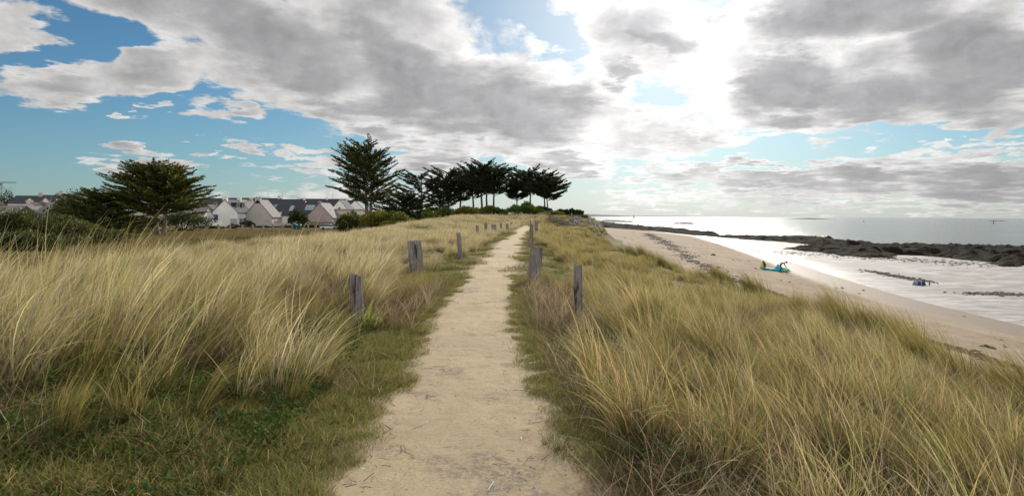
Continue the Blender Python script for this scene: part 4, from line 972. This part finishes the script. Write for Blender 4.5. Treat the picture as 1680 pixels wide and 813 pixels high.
    if ant:
        m = MB(); y_ = ant; m.tube([(0, y_, Hr), (0, y_, Hr+2.3)], [.045, .035], 6)
        for k in range(5): m.tube([(-.5+.06*k, y_-.6+.3*k, Hr+2.2), (.5-.06*k, y_-.6+.3*k, Hr+2.2)], [.02, .02], 4)
        m.tube([(0, y_-.65, Hr+2.2), (0, y_+.65, Hr+2.2)], [.025, .025], 4); m.build('aerial', M_METAL, R_)
    return R_
def hb(px, Y, L=0):                                      # base of a gable end's middle
    p = gnd(px, Y); return Vector((p.x, Y+L/2, p.z-.1))
house('white gabled house with bright blue shutters and dark dormers', hb(369, 160, 9), 6.6, 9, 4.1, 7.3, 0, M_WHITE, M_SLATE, chim=((-4.1, 1.15, .7, .75), (4.1, 1.0, .6, .7)),
      wins=(('F', -4.9, 1.6, 1.7, 1.0, M_TEAL, M_BLUE), ('F', -2.35, 2.75, 1.0, 1.35, M_BLUE, M_BLUE), ('F', 2.3, 1.1, 1.7, 2.6, M_GREYW, M_GREYW), ('R', -2.2, 1.75, 1.1, 1.4, M_FRAME, M_GLASS, M_BLUE), ('R', .3, 1.55, 1.0, 1.9, M_BLUE, M_GLASS, M_BLUE), ('R', 2.8, 1.75, 1.0, 1.4, M_FRAME, M_GLASS, M_BLUE)),
      dorm=((1, -2.0, .72, 1.9, 1.35), (1, 1.2, .72, 1.9, 1.35)), lean=(2.9, 5, 2.1))
m = MB(); bb = hb(349, 160, 0); m.box(bb.x-2.1, bb.x-.5, 159.9, 159.96, bb.z+1.75, bb.z+2.75)
house('grey gabled house with pale roof and cream front beside the white house', hb(423, 165, 7), 7.6, 7, 3.0, 7.4, 0, M_GREYW, M_SLATEL, chim=((-3.1, 1.5, .8, .6),),
      wins=(('R', -1.3, 1.5, .9, 1.2, M_FRAME, M_GLASS), ('R', 1.4, 1.5, .9, 1.2, M_FRAME, M_GLASS), ('F', 2.6, 2.0, .6, .8, M_GREYW, M_GREYW)), ant=None)
house('long house with a broad slate roof and two skylights behind the round bush', hb(492, 176, 0)+Vector((0, 4, 0)), 8.0, 10.6, 3.4, 7.0, rad(90), M_WHITE, M_SLATE,
      sky_=((-1, 3.0, .52, 1.1, 2.3), (-1, -2.2, .45, 2.6, 2.2)), wins=(('L', -1, 1.5, 1.3, 1.3, M_FRAME, M_GLASS), ('L', 3, 1.5, 1.3, 1.3, M_FRAME, M_GLASS)))
house('pinkish gable house with a pale roof sloping right', hb(524, 173, 10), 7.4, 10, 2.8, 6.8, 0, M_PINK, M_SLATEL, wins=(('F', 1.2, 1.1, .7, .7, M_FRAME, M_GLASS), ('R', -2.2, 1.5, 1, 1.2, M_FRAME, M_GLASS), ('R', 2, 1.5, 1, 1.2, M_FRAME, M_GLASS)), chim=((-4.5, .8, .6, .2),), sky_=((1, 0, .5, .9, 1.3),))
BK = 'slate roofed houses crowded in the second row'
house('slate roofed house whose yellow gable end faces right behind the grey gable', hb(398, 205, 0)+Vector((2, 4, 0)), 9.5, 19, 4.8, 8.9, rad(90), M_CREAM, M_SLATE, group=BK, chim=((-8.9, .9, .7, .7),), ant=-5., wins=(('L', 2, 3.2, 1.1, 1.3, M_FRAME, M_GLASS),))
house('small cream gabled house with pale verge tucked behind the blue shuttered one', hb(394, 186, 7), 6.4, 7, 4.0, 7.9, rad(-14), M_CREAM, M_SLATEL, group=BK, chim=((3.0, .8, .6, .6),), wins=(('F', 0, 4.5, .9, 1.1, M_FRAME, M_GLASS),))
house('dark slate roofed house at the left end of the second row beside the cypress', hb(355, 200, 0)+Vector((0, 4, 0)), 9, 14, 4.6, 8.6, rad(90), M_CREAM, M_SLATE, group=BK, chim=((6.4, .9, .7, .6),), wins=(('L', -2, 3, 1.1, 1.3, M_FRAME, M_GLASS),))
house('stone coloured house half hidden by the lean-to of the white house', hb(336, 178, 8), 8, 8, 2.6, 6.2, rad(8), M_STONEW, M_SLATE, chim=((3.5, .9, .6, .6),), wins=(('F', -2, 1.6, 1, 1.2, M_FRAME, M_GLASS),))
house('white house under the right hand limbs of the broad cypress', hb(309, 150, 8), 5.5, 6, 2.8, 5.0, rad(90), M_WHITE, M_SLATEL, wins=(('L', -1.2, 1.8, 1, 1.1, M_FRAME, M_GLASS), ('L', 1.6, 1.8, 1, 1.1, M_FRAME, M_GLASS)))
house('long slate house with skylight rising left of the broad slate roof', hb(466, 198, 0)+Vector((0, 4, 0)), 9, 11.5, 4.6, 8.4, rad(90), M_WHITE, M_SLATE, group=BK, chim=((-5.3, .7, .6, .5),), sky_=((-1, 3.2, .6, .9, 1.4),), ant=2.)
house('long dark slate ridge behind the pinkish house', hb(522, 214, 0)+Vector((0, 4, 0)), 10, 17, 4.8, 9.0, rad(90), M_WHITE, M_SLATE, group=BK, chim=((8, .9, .7, .5), (-2, .9, .7, .5)), dorm=((-1, 5.2, .75, 1.4, 1.2), (-1, 2.6, .75, 1.4, 1.2)), ant=-4.)
house('white gabled house at the right end of the row above the flat roofed one', hb(557, 204, 9), 5.8, 9, 5.2, 8.4, 0, M_WHITE, M_SLATE, group=BK, wins=(('F', 0, 5.6, .9, 1.1, M_FRAME, M_GLASS),))
house('slate roofed house seen end on behind the rightmost white gable', hb(570, 220, 9), 8.5, 9, 4.6, 8.7, rad(35), M_WHITE, M_SLATE, group=BK, chim=((3.5, .9, .7, .5),), wins=(('F', 0, 3, 1, 1.2, M_FRAME, M_GLASS),))
# flat roofed house
b = hb(572, 182, 0); r = empty('flat_roofed_house', b, label='cream flat roofed house with a yellow balcony wall beside the tall cypress', cat='house')
m = MB(); m.box(-4.6, 4.6, 0, 7, -1.2, 5.0); m.box(4.61, 7.5, 1.5, 7, -1.2, 4.2); m.build('wall', M_CREAM, r)
m = MB(); m.box(-4.9, 4.9, -.3, 7.3, 5.003, 5.25); m.box(4.9, 7.8, 1.2, 7.3, 4.203, 4.4); m.build('roof', M_FENCEC, r)
m = MB(); m.box(-.5, 4.7, -1.5, -.003, 1.9, 3.0); m.build('balcony', M_CREAM, r)
m = MB(); m.box(.6, 2.6, -.06, -.004, 3.05, 4.6); f = m.build('window', M_FRAME, r); m = MB(); m.box(.72, 1.5, -.09, -.064, 3.1, 4.5); m.box(1.65, 2.48, -.09, -.064, 3.1, 4.5); m.build('pane', M_GLASS, f)
m = MB(); m.box(-4.0, -1.6, -.05, -.004, 2.4, 3.6); f = m.build('window', M_PINK, r); m = MB(); m.box(-3.8, -1.8, -.08, -.054, 3.2, 3.5); m.build('pane', M_GLASS, f)
# left hand houses
LG = 'houses beyond the shrubs on the far left'
house('pale roofed house with two square chimneys beyond the left shrubs', hb(50, 104, 0)+Vector((0, 3, 0)), 7, 6.2, 2.4, 5.0, rad(80), M_STONEW, M_SLATEL, group=LG, chim=((-2.9, .55, .8, .35), (2.9, .55, .8, .35)), chmat=M_CREAM, wins=(('L', 0, 1.2, 1, 1.1, M_FRAME, M_GLASS),))
house('small gabled house with a pale right slope left of the two chimneys', hb(20, 100, 6), 4.6, 6, 2.6, 4.6, rad(-14), M_STONEW, M_SLATE, group=LG, roofR=M_SLATEL, chim=((2.7, .6, .6, .35),), wins=(('F', 0, 2.2, .7, .8, M_FRAME, M_GLASS),))
house('house with a pale slanting roof at the left edge of the photo', hb(0, 96, 0)+Vector((-.4, 3, 0)), 7, 5, 2.0, 4.3, rad(80), M_STONEW, M_SLATEL, group=LG, chim=((2.2, .6, .6, .3),), wins=(('L', 0, 1.2, .8, 1.0, M_FRAME, M_GLASS),))
house('dark slate house with chimneys behind the two chimneyed roof', hb(76, 134, 0)+Vector((0, 3, 0)), 8, 7, 4.2, 7.3, rad(90), M_GREYW, M_SLATE, group=LG, chim=((3.2, .6, .7, .35), (-.6, .6, .7, .5)), wins=(('L', 0, 2.5, 1, 1.2, M_FRAME, M_GLASS),))
house('second dark slate house farther right against the green tree', hb(104, 138, 0)+Vector((0, 3, 0)), 8, 6, 4.6, 7.8, rad(90), M_GREYW, M_SLATE, group=LG, chim=((2.6, .5, .6, .5),), wins=(('L', 0, 2.5, 1, 1.2, M_FRAME, M_GLASS),))
house('blue grey slate roofed house left of centre behind the small gable', hb(33, 122, 0)+Vector((0, 3, 0)), 7, 6, 4.0, 6.7, rad(90), M_GREYW, M_SLATE, group=LG, chim=((-2.0, .6, .6, .4),), wins=(('L', 0, 2.5, 1, 1.2, M_FRAME, M_GLASS),))

# tower crane on the skyline
b = gnd(4, 420); b.z = -2; r = empty('tower_crane', b, label='thin tower crane with a long jib on the left skyline', cat='crane')
zt = at(4, 300, 420).z-b.z
m = MB()
for (dx, dy) in ((-.5, -.5), (.5, -.5), (.5, .5), (-.5, .5)): m.tube([(dx, dy, 0), (dx, dy, zt)], [.12, .12], 4)
for k in range(16):
    z0 = zt*k/16; z1 = zt*(k+1)/16; sg = 1 if k % 2 else -1
    m.tube([(-.5*sg, -.5, z0), (.5*sg, -.5, z1)], [.06, .06], 4, cap=False); m.tube([(-.5*sg, .5, z0), (.5*sg, .5, z1)], [.06, .06], 4, cap=False)
m.build('mast', M_METAL, r)
m = MB()
for dz, dy in ((0, -.4), (0, .4), (.8, 0)): m.tube([(-4, dy, zt+dz), (10.2, dy, zt+dz)], [.1, .1], 4)
for k in range(14): m.tube([(-4+k, -.4, zt), (-3.5+k, 0, zt+.8), (-3+k, .4, zt)], [.05]*3, 4, cap=False)
m.build('jib', M_METAL, r)
m = MB(); m.box(-4.4, -3, -.5, .5, zt-1.1, zt-.05); m.build('counterweight', M_FENCEC, r)
m = MB(); m.box(-.9, .9, -.9, -.5, zt-1.6, zt-.1); m.build('cab', M_METAL, r)

# road edge wall with posts, bins, parked car, garden walls
def wallrun(name, label, pts, h, th, mt, cat='wall', base=-.4):
    m = MB()
    for (a, c) in zip(pts[:-1], pts[1:]):
        d = Vector((c.x-a.x, c.y-a.y, 0)).normalized(); nn_ = Vector((-d.y, d.x, 0))*th/2
        m.add([a-nn_+Vector((0,0,base)), c-nn_+Vector((0,0,base)), c+nn_+Vector((0,0,base)), a+nn_+Vector((0,0,base)), a-nn_+Vector((0,0,h)), c-nn_+Vector((0,0,h)), c+nn_+Vector((0,0,h)), a+nn_+Vector((0,0,h))], [(0,3,2,1),(4,5,6,7),(0,1,5,4),(1,2,6,5),(2,3,7,6),(3,0,4,7)])
    return tag(m.build(name, mt), label, cat)
wy = lambda px: 132+(px-360)*.02
rd = MB(); 
pts = [gnd(px, wy(px)+5) for px in range(290, 585, 12)]
for a, c in zip(pts[:-1], pts[1:]): rd.add([a+Vector((0,-1.8,.03)), c+Vector((0,-1.8,.03)), c+Vector((0,1.8,.03)), a+Vector((0,1.8,.03))], [(0,1,2,3)])
tag(rd.build('road', M_FENCEC), 'pale lane in front of the houses', kind='structure')
wallrun('low_wall', 'low pale wall along the lane below the houses', [gnd(px, wy(px)+.9) for px in (388, 420, 450, 480)], .38, .25, M_FENCEC)
wallrun('low_wall', 'low pale wall right of the teal bins', [gnd(px, wy(px)+.9) for px in (495, 520, 548)], .42, .25, M_FENCEC)
fp = [318, 338, 358, 377, 397, 414, 431, 447, 463, 479, 492, 505, 517]
side = ['behind the broad cypress', 'under the right limb of the cypress', 'left of the white house', 'before the white house', 'at the right corner of the white house', 'between the white and the grey house', 'before the grey gable', 'right of the grey gable', 'left of the round bush', 'just left of the teal bins', 'just right of the teal bins', 'second right of the teal bins', 'at the right end of the fence']
for k, px in enumerate(fp):
    b = gnd(px, wy(px)); m = MB(); m.box(-.17, .17, -.17, .17, -.3, 1.0); m.add([(-.2,-.2,1.003),(.2,-.2,1.003),(.2,.2,1.003),(-.2,.2,1.003),(0,0,1.16)], [(0,3,2,1),(0,1,4),(1,2,4),(2,3,4),(3,0,4)])
    tag(m.build('fence_post', M_STONEW, loc=b, bevel=.01), 'squat stone coloured lane post '+side[k], 'post', 'squat posts along the lane')
HD = ((.03,.03,.014),(.055,.05,.025),(.08,.085,.03))
for k, (px, w, ty, pal, lb_) in enumerate([(347,50,371,HD,'brown clipped hedge below the lean-to of the white house'),(400,52,371,HD,'brown hedge in front of the blue shuttered front'),(440,50,370,((.03,.045,.015),(.06,.06,.03),(.09,.09,.03)),'mixed hedge below the grey gable'),(478,50,369,HD,'brown green hedge below the round bush'),(514,44,368,DKG,'low green hedge right of the teal bins')]):
    shrub(lb_, px, 138, ty, w, 400+k, pal, 3200, leaf=(.26, .13), name='hedge', cat='hedge', depth=.28, lobes=20)
wallrun('garden_wall', 'grey stone garden wall running to the right of the bins', [gnd(px, 150) for px in (505, 530, 548)], 1.7, .4, M_STONEW)
wallrun('garden_wall', 'grey garden wall before the grey gabled house', [gnd(px, 156) for px in (424, 440, 452, 470)], 1.25, .3, M_GREYW)
# bins
for k, (px, lb_) in enumerate([(484, 'left one of two teal wheeled bins by the lane'), (490.5, 'right one of two teal wheeled bins by the lane')]):
    b = gnd(px, wy(px)-.8); r = empty('wheeled_bin', b, label=lb_, cat='bin', group='teal bins by the lane'); m = MB()
    m.add([(-.33,-.3,.12),(.33,-.3,.12),(.33,.3,.12),(-.33,.3,.12),(-.41,-.4,1.05),(.41,-.4,1.05),(.41,.4,1.05),(-.41,.4,1.05)], [(0,3,2,1),(4,5,6,7),(0,1,5,4),(1,2,6,5),(2,3,7,6),(3,0,4,7)]); m.build('body', M_TEAL, r, bevel=.02)
    m = MB(); m.add([(-.44,-.43,1.055),(.44,-.43,1.055),(.44,.43,1.055),(-.44,.43,1.055),(-.38,-.36,1.17),(.38,-.36,1.17),(.38,.36,1.2),(-.38,.36,1.2)], [(0,3,2,1),(4,5,6,7),(0,1,5,4),(1,2,6,5),(2,3,7,6),(3,0,4,7)]); m.build('lid', M_TEAL, r, bevel=.015)
    for s_ in (-1, 1): m = MB(); m.tube([(s_*.30-.03, .3, .12), (s_*.30+.03, .3, .12)], [.12, .12], 12); m.build('wheel', M_DARK, r)
# low white parked car
b = gnd(540, wy(540)+.6); r = empty('parked_car', b, rad(8), label='low white car mostly hidden by the bank at the right end of the lane', cat='car')
m = MB(); m.box(-1.9, 1.9, -.8, .8, .28, .78); m.build('body', M_CARW, r, bevel=.12)
m = MB(); m.add([(-1.5,-.74,.77),(1.1,-.74,.77),(1.1,.74,.77),(-1.5,.74,.77),(-1.2,-.6,1.25),(.5,-.6,1.25),(.5,.6,1.25),(-1.2,.6,1.25)], [(0,3,2,1),(4,5,6,7),(0,1,5,4),(1,2,6,5),(2,3,7,6),(3,0,4,7)]); m.build('cabin', M_GLASS, r, bevel=.06)
m = MB(); m.box(-1.15, .45, -.58, .58, 1.245, 1.29); m.build('roof', M_CARW, r, bevel=.02)
for sx_ in (-1.2, 1.2):
    for sy_ in (-.75, .75): m = MB(); m.tube([(sx_, sy_-.09, .3), (sx_, sy_+.09, .3)], [.3, .3], 16); m.build('wheel', M_DARK, r)

# pale board and plinth beside the white house
b = gnd(356, 145); r = empty('notice_board', b, label='white board on legs in front of the lean-to of the white house', cat='sign')
m = MB(); m.box(-1.1, 1.1, -.04, .04, .7, 1.9); m.build('panel', M_WHITE, r); m = MB(); m.box(-1.0, -.9, .045, .12, -.2, 1.8); m.build('leg', M_METAL, r); m = MB(); m.box(.9, 1.0, .045, .12, -.2, 1.8); m.build('leg', M_METAL, r)

# ganivelle fence at the dune end
r = empty('picket_fence', gnd(916, 92), label='weathered grey picket fence where the dune drops to the beach', cat='fence')
rng2 = random.Random(5); o0 = Vector(r.location)
prev = None
for k in range(46):
    px = 900+k*.75; Y = 93-k*.10; p = gnd(px, Y)-o0; hgt = rng2.uniform(.7, .95)*(1 if k % 9 else 1.15)
    m = MB(); tl = rng2.uniform(-.08, .08); m.tube([(p.x, p.y, p.z-.2), (p.x+tl, p.y, p.z+hgt)], [.045, .035], 5); m.build('picket', M_POST, r)
for hz_ in (.25, .6):
    m = MB(); m.tube([gnd(900+k*.75, 93-k*.10+.06)-o0+Vector((0, 0, hz_)) for k in range(0, 46, 3)], [.015]*16, 4, cap=False); m.build('wire', M_METAL, r)

# ================================================================== BEACH AND SEA THINGS
# kite surfer bent over the kite
def smat(n, c, r=.5): return simple(n, c, tuple(x*.8 for x in c), 6, r)
M_WET = smat('black_neoprene', (.012, .014, .018)); M_SKIN = smat('skin', (.42, .24, .16)); M_HAIR = smat('dark_hair', (.03, .02, .015)); M_TQ = smat('turquoise_fabric', (.02, .38, .52)); M_YE = smat('yellow_fabric', (.60, .62, .06)); M_TQL = smat('light_blue_fabric', (.25, .55, .70)); M_GRN = smat('green_fabric', (.02, .30, .22)); M_BLK = smat('black_fabric', (.02, .02, .02)); M_NAVY = smat('navy_fabric', (.025, .04, .13)); M_PALEB = smat('pale_blue_fabric', (.25, .29, .38)); M_RED = smat('red_paint', (.12, .02, .02)); M_YL = smat('yellow_paint', (.65, .5, .03))
def ground_at(px, py):
    Y = 70.
    for _ in range(12):
        p = plane(px, py, -4.8 if _ == 0 else z_); z_ = max(SEA, Hs(p.x, p.y))
    return Vector((p.x, p.y, z_))
pb = ground_at(1280, 446.5)
S_ = 1.0
J = {'pel': (0, 0, .88), 'sp': (.12, 0, 1.02), 'ch': (.32, 0, 1.16), 'nk': (.46, 0, 1.20), 'hdb': (.52, 0, 1.20), 'hd': (.62, 0, 1.15), 'hdt': (.68, 0, 1.10),
     'lh': (.0, .12, .80), 'lk': (.12, .15, .46), 'la': (.02, .16, .10), 'lt': (.20, .17, .04), 'rh': (.0, -.12, .80), 'rk': (.06, -.16, .46), 'ra': (-.12, -.17, .10), 'rt': (.08, -.19, .04),
     'ls': (.36, .19, 1.12), 'le': (.46, .21, .86), 'lw': (.62, .18, .62), 'lhd': (.68, .17, .54), 'rs': (.36, -.19, 1.12), 're': (.42, -.22, .85), 'rw': (.58, -.16, .60), 'rhd': (.64, -.15, .52)}
RAD = {'pel': .15, 'sp': .135, 'ch': .165, 'nk': .06, 'hdb': .07, 'hd': .105, 'hdt': .085, 'lh': .095, 'lk': .06, 'la': .042, 'lt': .035, 'rh': .095, 'rk': .06, 'ra': .042, 'rt': .035, 'ls': .065, 'le': .045, 'lw': .032, 'lhd': .035, 'rs': .065, 're': .045, 'rw': .032, 'rhd': .035}
E = [('pel','sp'),('sp','ch'),('ch','nk'),('nk','hdb'),('hdb','hd'),('hd','hdt'),('pel','lh'),('lh','lk'),('lk','la'),('la','lt'),('pel','rh'),('rh','rk'),('rk','ra'),('ra','rt'),('ch','ls'),('ls','le'),('le','lw'),('lw','lhd'),('ch','rs'),('rs','re'),('re','rw'),('rw','rhd')]
def skinobj(name, J, RAD, E, mt, parent, root_):
    ks = list(J); me = bpy.data.meshes.new(name); me.from_pydata([J[k] for k in ks], [(ks.index(a), ks.index(b)) for a, b in E], [])
    o = link(name, me, mt, parent); sm = o.modifiers.new('skin', 'SKIN'); me_l = me.skin_vertices[0].data if me.skin_vertices else None
    if me_l is None: 
        bpy.context.view_layer.update(); me_l = me.skin_vertices[0].data if me.skin_vertices else None
    if me_l is not None:
        for i, k in enumerate(ks): me_l[i].radius = (RAD[k]*.9, RAD[k]*.9); me_l[i].use_root = (k == root_)
    ss = o.modifiers.new('sub', 'SUBSURF'); ss.levels = ss.render_levels = 2
    return o, me_l is not None
pr = empty('person', pb, rad(-12), label='person in a black wetsuit bending over the turquoise kite on the sand', cat='person')
body, okk = skinobj('body', J, RAD, E, M_WET, pr, 'pel')
if not okk:
    print('NO SKIN LAYER')
# skin-coloured hands and head, dark hair
me = bpy.data.meshes.new('face')
def ball(name, c, r, mt, parent, sc=(1, 1, 1)):
    m = MB(); nn_ = 10; vs = []; fs = []
    for i in range(nn_+1):
        ph_ = math.pi*i/nn_
        for q_ in range(14): a = 2*math.pi*q_/14; vs.append((c[0]+r*sc[0]*math.sin(ph_)*math.cos(a), c[1]+r*sc[1]*math.sin(ph_)*math.sin(a), c[2]+r*sc[2]*math.cos(ph_)))
    for i in range(nn_):
        for q_ in range(14): fs.append((i*14+q_, (i+1)*14+q_, (i+1)*14+(q_+1) % 14, i*14+(q_+1) % 14))
    m.add(vs, fs); return m.build(name, mt, parent, smooth=True)
ball('face', (.66, 0, 1.11), .098, M_SKIN, pr, (.9, .8, 1.0)); ball('hair', (.61, 0, 1.155), .115, M_HAIR, pr, (1, .88, .8))
for s_ in (1, -1):
    m = MB(); x0, y0, z0 = (.66, .17, .56) if s_ > 0 else (.62, -.155, .54)
    m.tube([(x0-.02, y0, z0+.04), (x0+.02, y0, z0-.02)], [.033, .042], 8)
    for f_ in range(4): m.tube([(x0+.02, y0-.03+.02*f_, z0-.02), (x0+.045, y0-.032+.021*f_, z0-.065), (x0+.05, y0-.032+.021*f_, z0-.10)], [.010, .009, .007], 6)
    m.tube([(x0, y0-s_*.03, z0), (x0+.03, y0-s_*.055, z0-.04)], [.011, .008], 6); m.build('hand', M_SKIN, pr)
# the inflatable kite lying on the sand
kl = ground_at(1247, 441); kr = ground_at(1293, 447)
kb = (kl+kr)/2; r = empty('power_kite', kb, label='turquoise and yellow inflatable kite lying on the sand at the person feet', cat='kite')
dv = kr-kl; Lk = dv.length; ex_ = dv.normalized(); ey_ = Vector((-ex_.y, ex_.x, 0))
def kp(t, o_, z_): return kl-kb+dv*t+ey_*o_+Vector((0, 0, z_))
m = MB(); n = 30; rr_ = [.06+.10*math.sin(math.pi*min(1, (i/n)*1.0)) for i in range(n+1)]
m.tube([kp(i/n, -.25*math.sin(i/n*3.1), .12+.02*math.sin(i*.9)) for i in range(n+1)], rr_, 10); m.build('leading_edge', M_TQ, r, smooth=True)
def canopy(t0, t1, hz_, mt, nm, seed, dpt=1.1, n=12):
    rs_ = random.Random(seed); vs = []; fs = []; k_ = 7
    for i in range(n+1):
        t = t0+(t1-t0)*i/n; pk = hz_*math.sin(math.pi*i/n)**.6*(1+rs_.uniform(-.2, .2))
        for j in range(k_):
            u = j/(k_-1); vs.append(kp(t, -.1+dpt*u, .10+pk*math.sin(math.pi*min(1, u*1.05))+rs_.uniform(-.04, .04)))
    for i in range(n):
        for j in range(k_-1): fs.append((i*k_+j, (i+1)*k_+j, (i+1)*k_+j+1, i*k_+j+1))
    m = MB(); m.add(vs, fs); o = m.build(nm, mt, r, smooth=True); s_ = o.modifiers.new('thick', 'SOLIDIFY'); s_.thickness = .015; return o
canopy(.48, .70, .62, M_TQ, 'canopy_panel', 1); canopy(.68, .84, .32, M_TQL, 'canopy_panel', 2); canopy(.84, .99, .28, M_TQ, 'canopy_panel', 3); canopy(.72, .82, .40, M_GRN, 'canopy_panel', 4, .5); canopy(.80, .93, .42, M_YE, 'canopy_panel', 5, .6)
canopy(.0, .16, .85, M_BLK, 'wing_tip', 6, 1.0); canopy(.02, .13, .72, M_YE, 'wing_tip', 7, .25); canopy(.14, .26, .30, M_YE, 'canopy_panel', 8, .5); canopy(.26, .48, .10, M_NAVY, 'canopy_panel', 9, .6)
# board lying behind
bp = ground_at(1276, 430); m = MB(); 
for i in range(9):
    pass
vs = []; nB_ = 16
for i in range(nB_):
    a = 2*math.pi*i/nB_; vs.append((.72*math.copysign(abs(math.cos(a))**.6, math.cos(a)), .2*math.copysign(abs(math.sin(a))**.7, math.sin(a)), 0))
m.add(vs+[(x_, y_, .03) for x_, y_, _ in vs], [tuple(range(nB_))[::-1], tuple(range(nB_, 2*nB_))]+[(i, (i+1) % nB_, nB_+(i+1) % nB_, nB_+i) for i in range(nB_)])
o = m.build('kite_board', M_TQL, loc=bp+Vector((0, 0, .05))); o.rotation_euler = (0, 0, .3); tag(o, 'pale kite board lying on the sand just behind the person', 'board')
# crumpled blue kite in the shallows
bk = plane(1509, 467.5, SEA); r = empty('power_kite', bk, label='crumpled blue and white kite lying in the shallow water', cat='kite')
r.scale = (.8, .8, .8)
def crump(nm, cx, cy, rx, ry, rz_, mt, seed):
    rs_ = random.Random(seed); vs = []; fs = []; a_, b_ = 14, 7
    for i in range(b_+1):
        for j in range(a_):
            ph_ = math.pi/2*i/b_; an = 2*math.pi*j/a_; f_ = 1+rs_.uniform(-.28, .28); vs.append((cx+rx*math.cos(ph_)*math.cos(an)*f_, cy+ry*math.cos(ph_)*math.sin(an)*f_, -.05+rz_*math.sin(ph_)*f_))
    for i in range(b_):
        for j in range(a_): fs.append((i*a_+j, i*a_+(j+1) % a_, (i+1)*a_+(j+1) % a_, (i+1)*a_+j))
    m = MB(); m.add(vs, fs); m.build(nm, mt, r)
crump('canopy', -.15, 0, .5, .35, .62, M_PALEB, 1); crump('canopy_panel', -.28, -.3, .2, .1, .5, M_NAVY, 2); crump('canopy_panel', .3, -.2, .25, .2, .5, M_NAVY, 3); crump('canopy_panel', -.55, .1, .3, .12, .45, M_PALEB, 4)
m = MB(); m.tube([(.48, 0, -.05), (.55, 0, .65)], [.045, .03], 6); m.build('strut', M_NAVY, r)
b = plane(1524.5, 468.5, SEA); m = MB(); m.tube([(0, 0, -.2), (.02, 0, .32), (.04, 0, .40)], [.05, .055, .03], 8); tag(m.build('marker_stake', M_BLK, loc=b), 'thin dark stake in the water right of the blue kite', 'stake')
b = ground_at(1170, 418.5); r = empty('power_kite', b, label='small blue bundle of cloth lying on the open sand', cat='bag'); r.name = 'cloth_bundle'; crump('cloth', 0, 0, .35, .25, .25, M_NAVY, 9); crump('cloth', .2, .1, .3, .2, .15, M_TQ, 10)
# yellow buoy ball on the reef, lost fender
b = plane(1342, 391, SEA+1.0); o = ball('marker_buoy', (0, 0, .3), .42, M_YL, None); o.location = b; tag(o, 'small yellow buoy stranded on the long reef', 'buoy')
# beacon tower in the bay
b = plane(1040, 355.2, SEA); d_ = min(1500, b.y); b = at(1040, 354.6, 1500); b.z = SEA; r = empty('beacon_tower', b, label='dark conical beacon tower out in the bright water', cat='beacon')
m = MB(); m.tube([(0, 0, -1), (0, 0, 2), (0, 0, 6.5)], [1.7, 1.5, .9], 12); m.build('tower', M_METAL, r); m = MB(); m.tube([(0, 0, 6.4), (0, 0, 7.2), (0, 0, 9.4)], [.5, .9, .05], 8); m.build('topmark', M_BLK, r)
def seamark(px, py, Y, hgt, mt, label, cat='buoy', w=.5):
    p = at(px, py, Y); p.z = SEA; r = empty('channel_buoy', p, label=label, cat=cat); m = MB(); m.tube([(0, 0, -.5), (0, 0, hgt*.35), (0, 0, hgt*.4)], [w*1.2, w*1.2, w*.8], 10); m.build('float', mt, r)
    m = MB(); m.tube([(0, 0, hgt*.38), (0, 0, hgt*.8)], [w*.6, w*.4], 8); m.build('mast', mt, r); m = MB(); m.tube([(0, 0, hgt*.78), (0, 0, hgt)], [w*.8, .05], 8); m.build('topmark', mt, r)
seamark(1630, 365, 700, 4.2, M_RED, 'red channel marker standing in the sea near the right edge', w=.4)
seamark(1417, 361.5, 900, 2.2, M_BLK, 'tiny dark buoy right of the horizon islet')
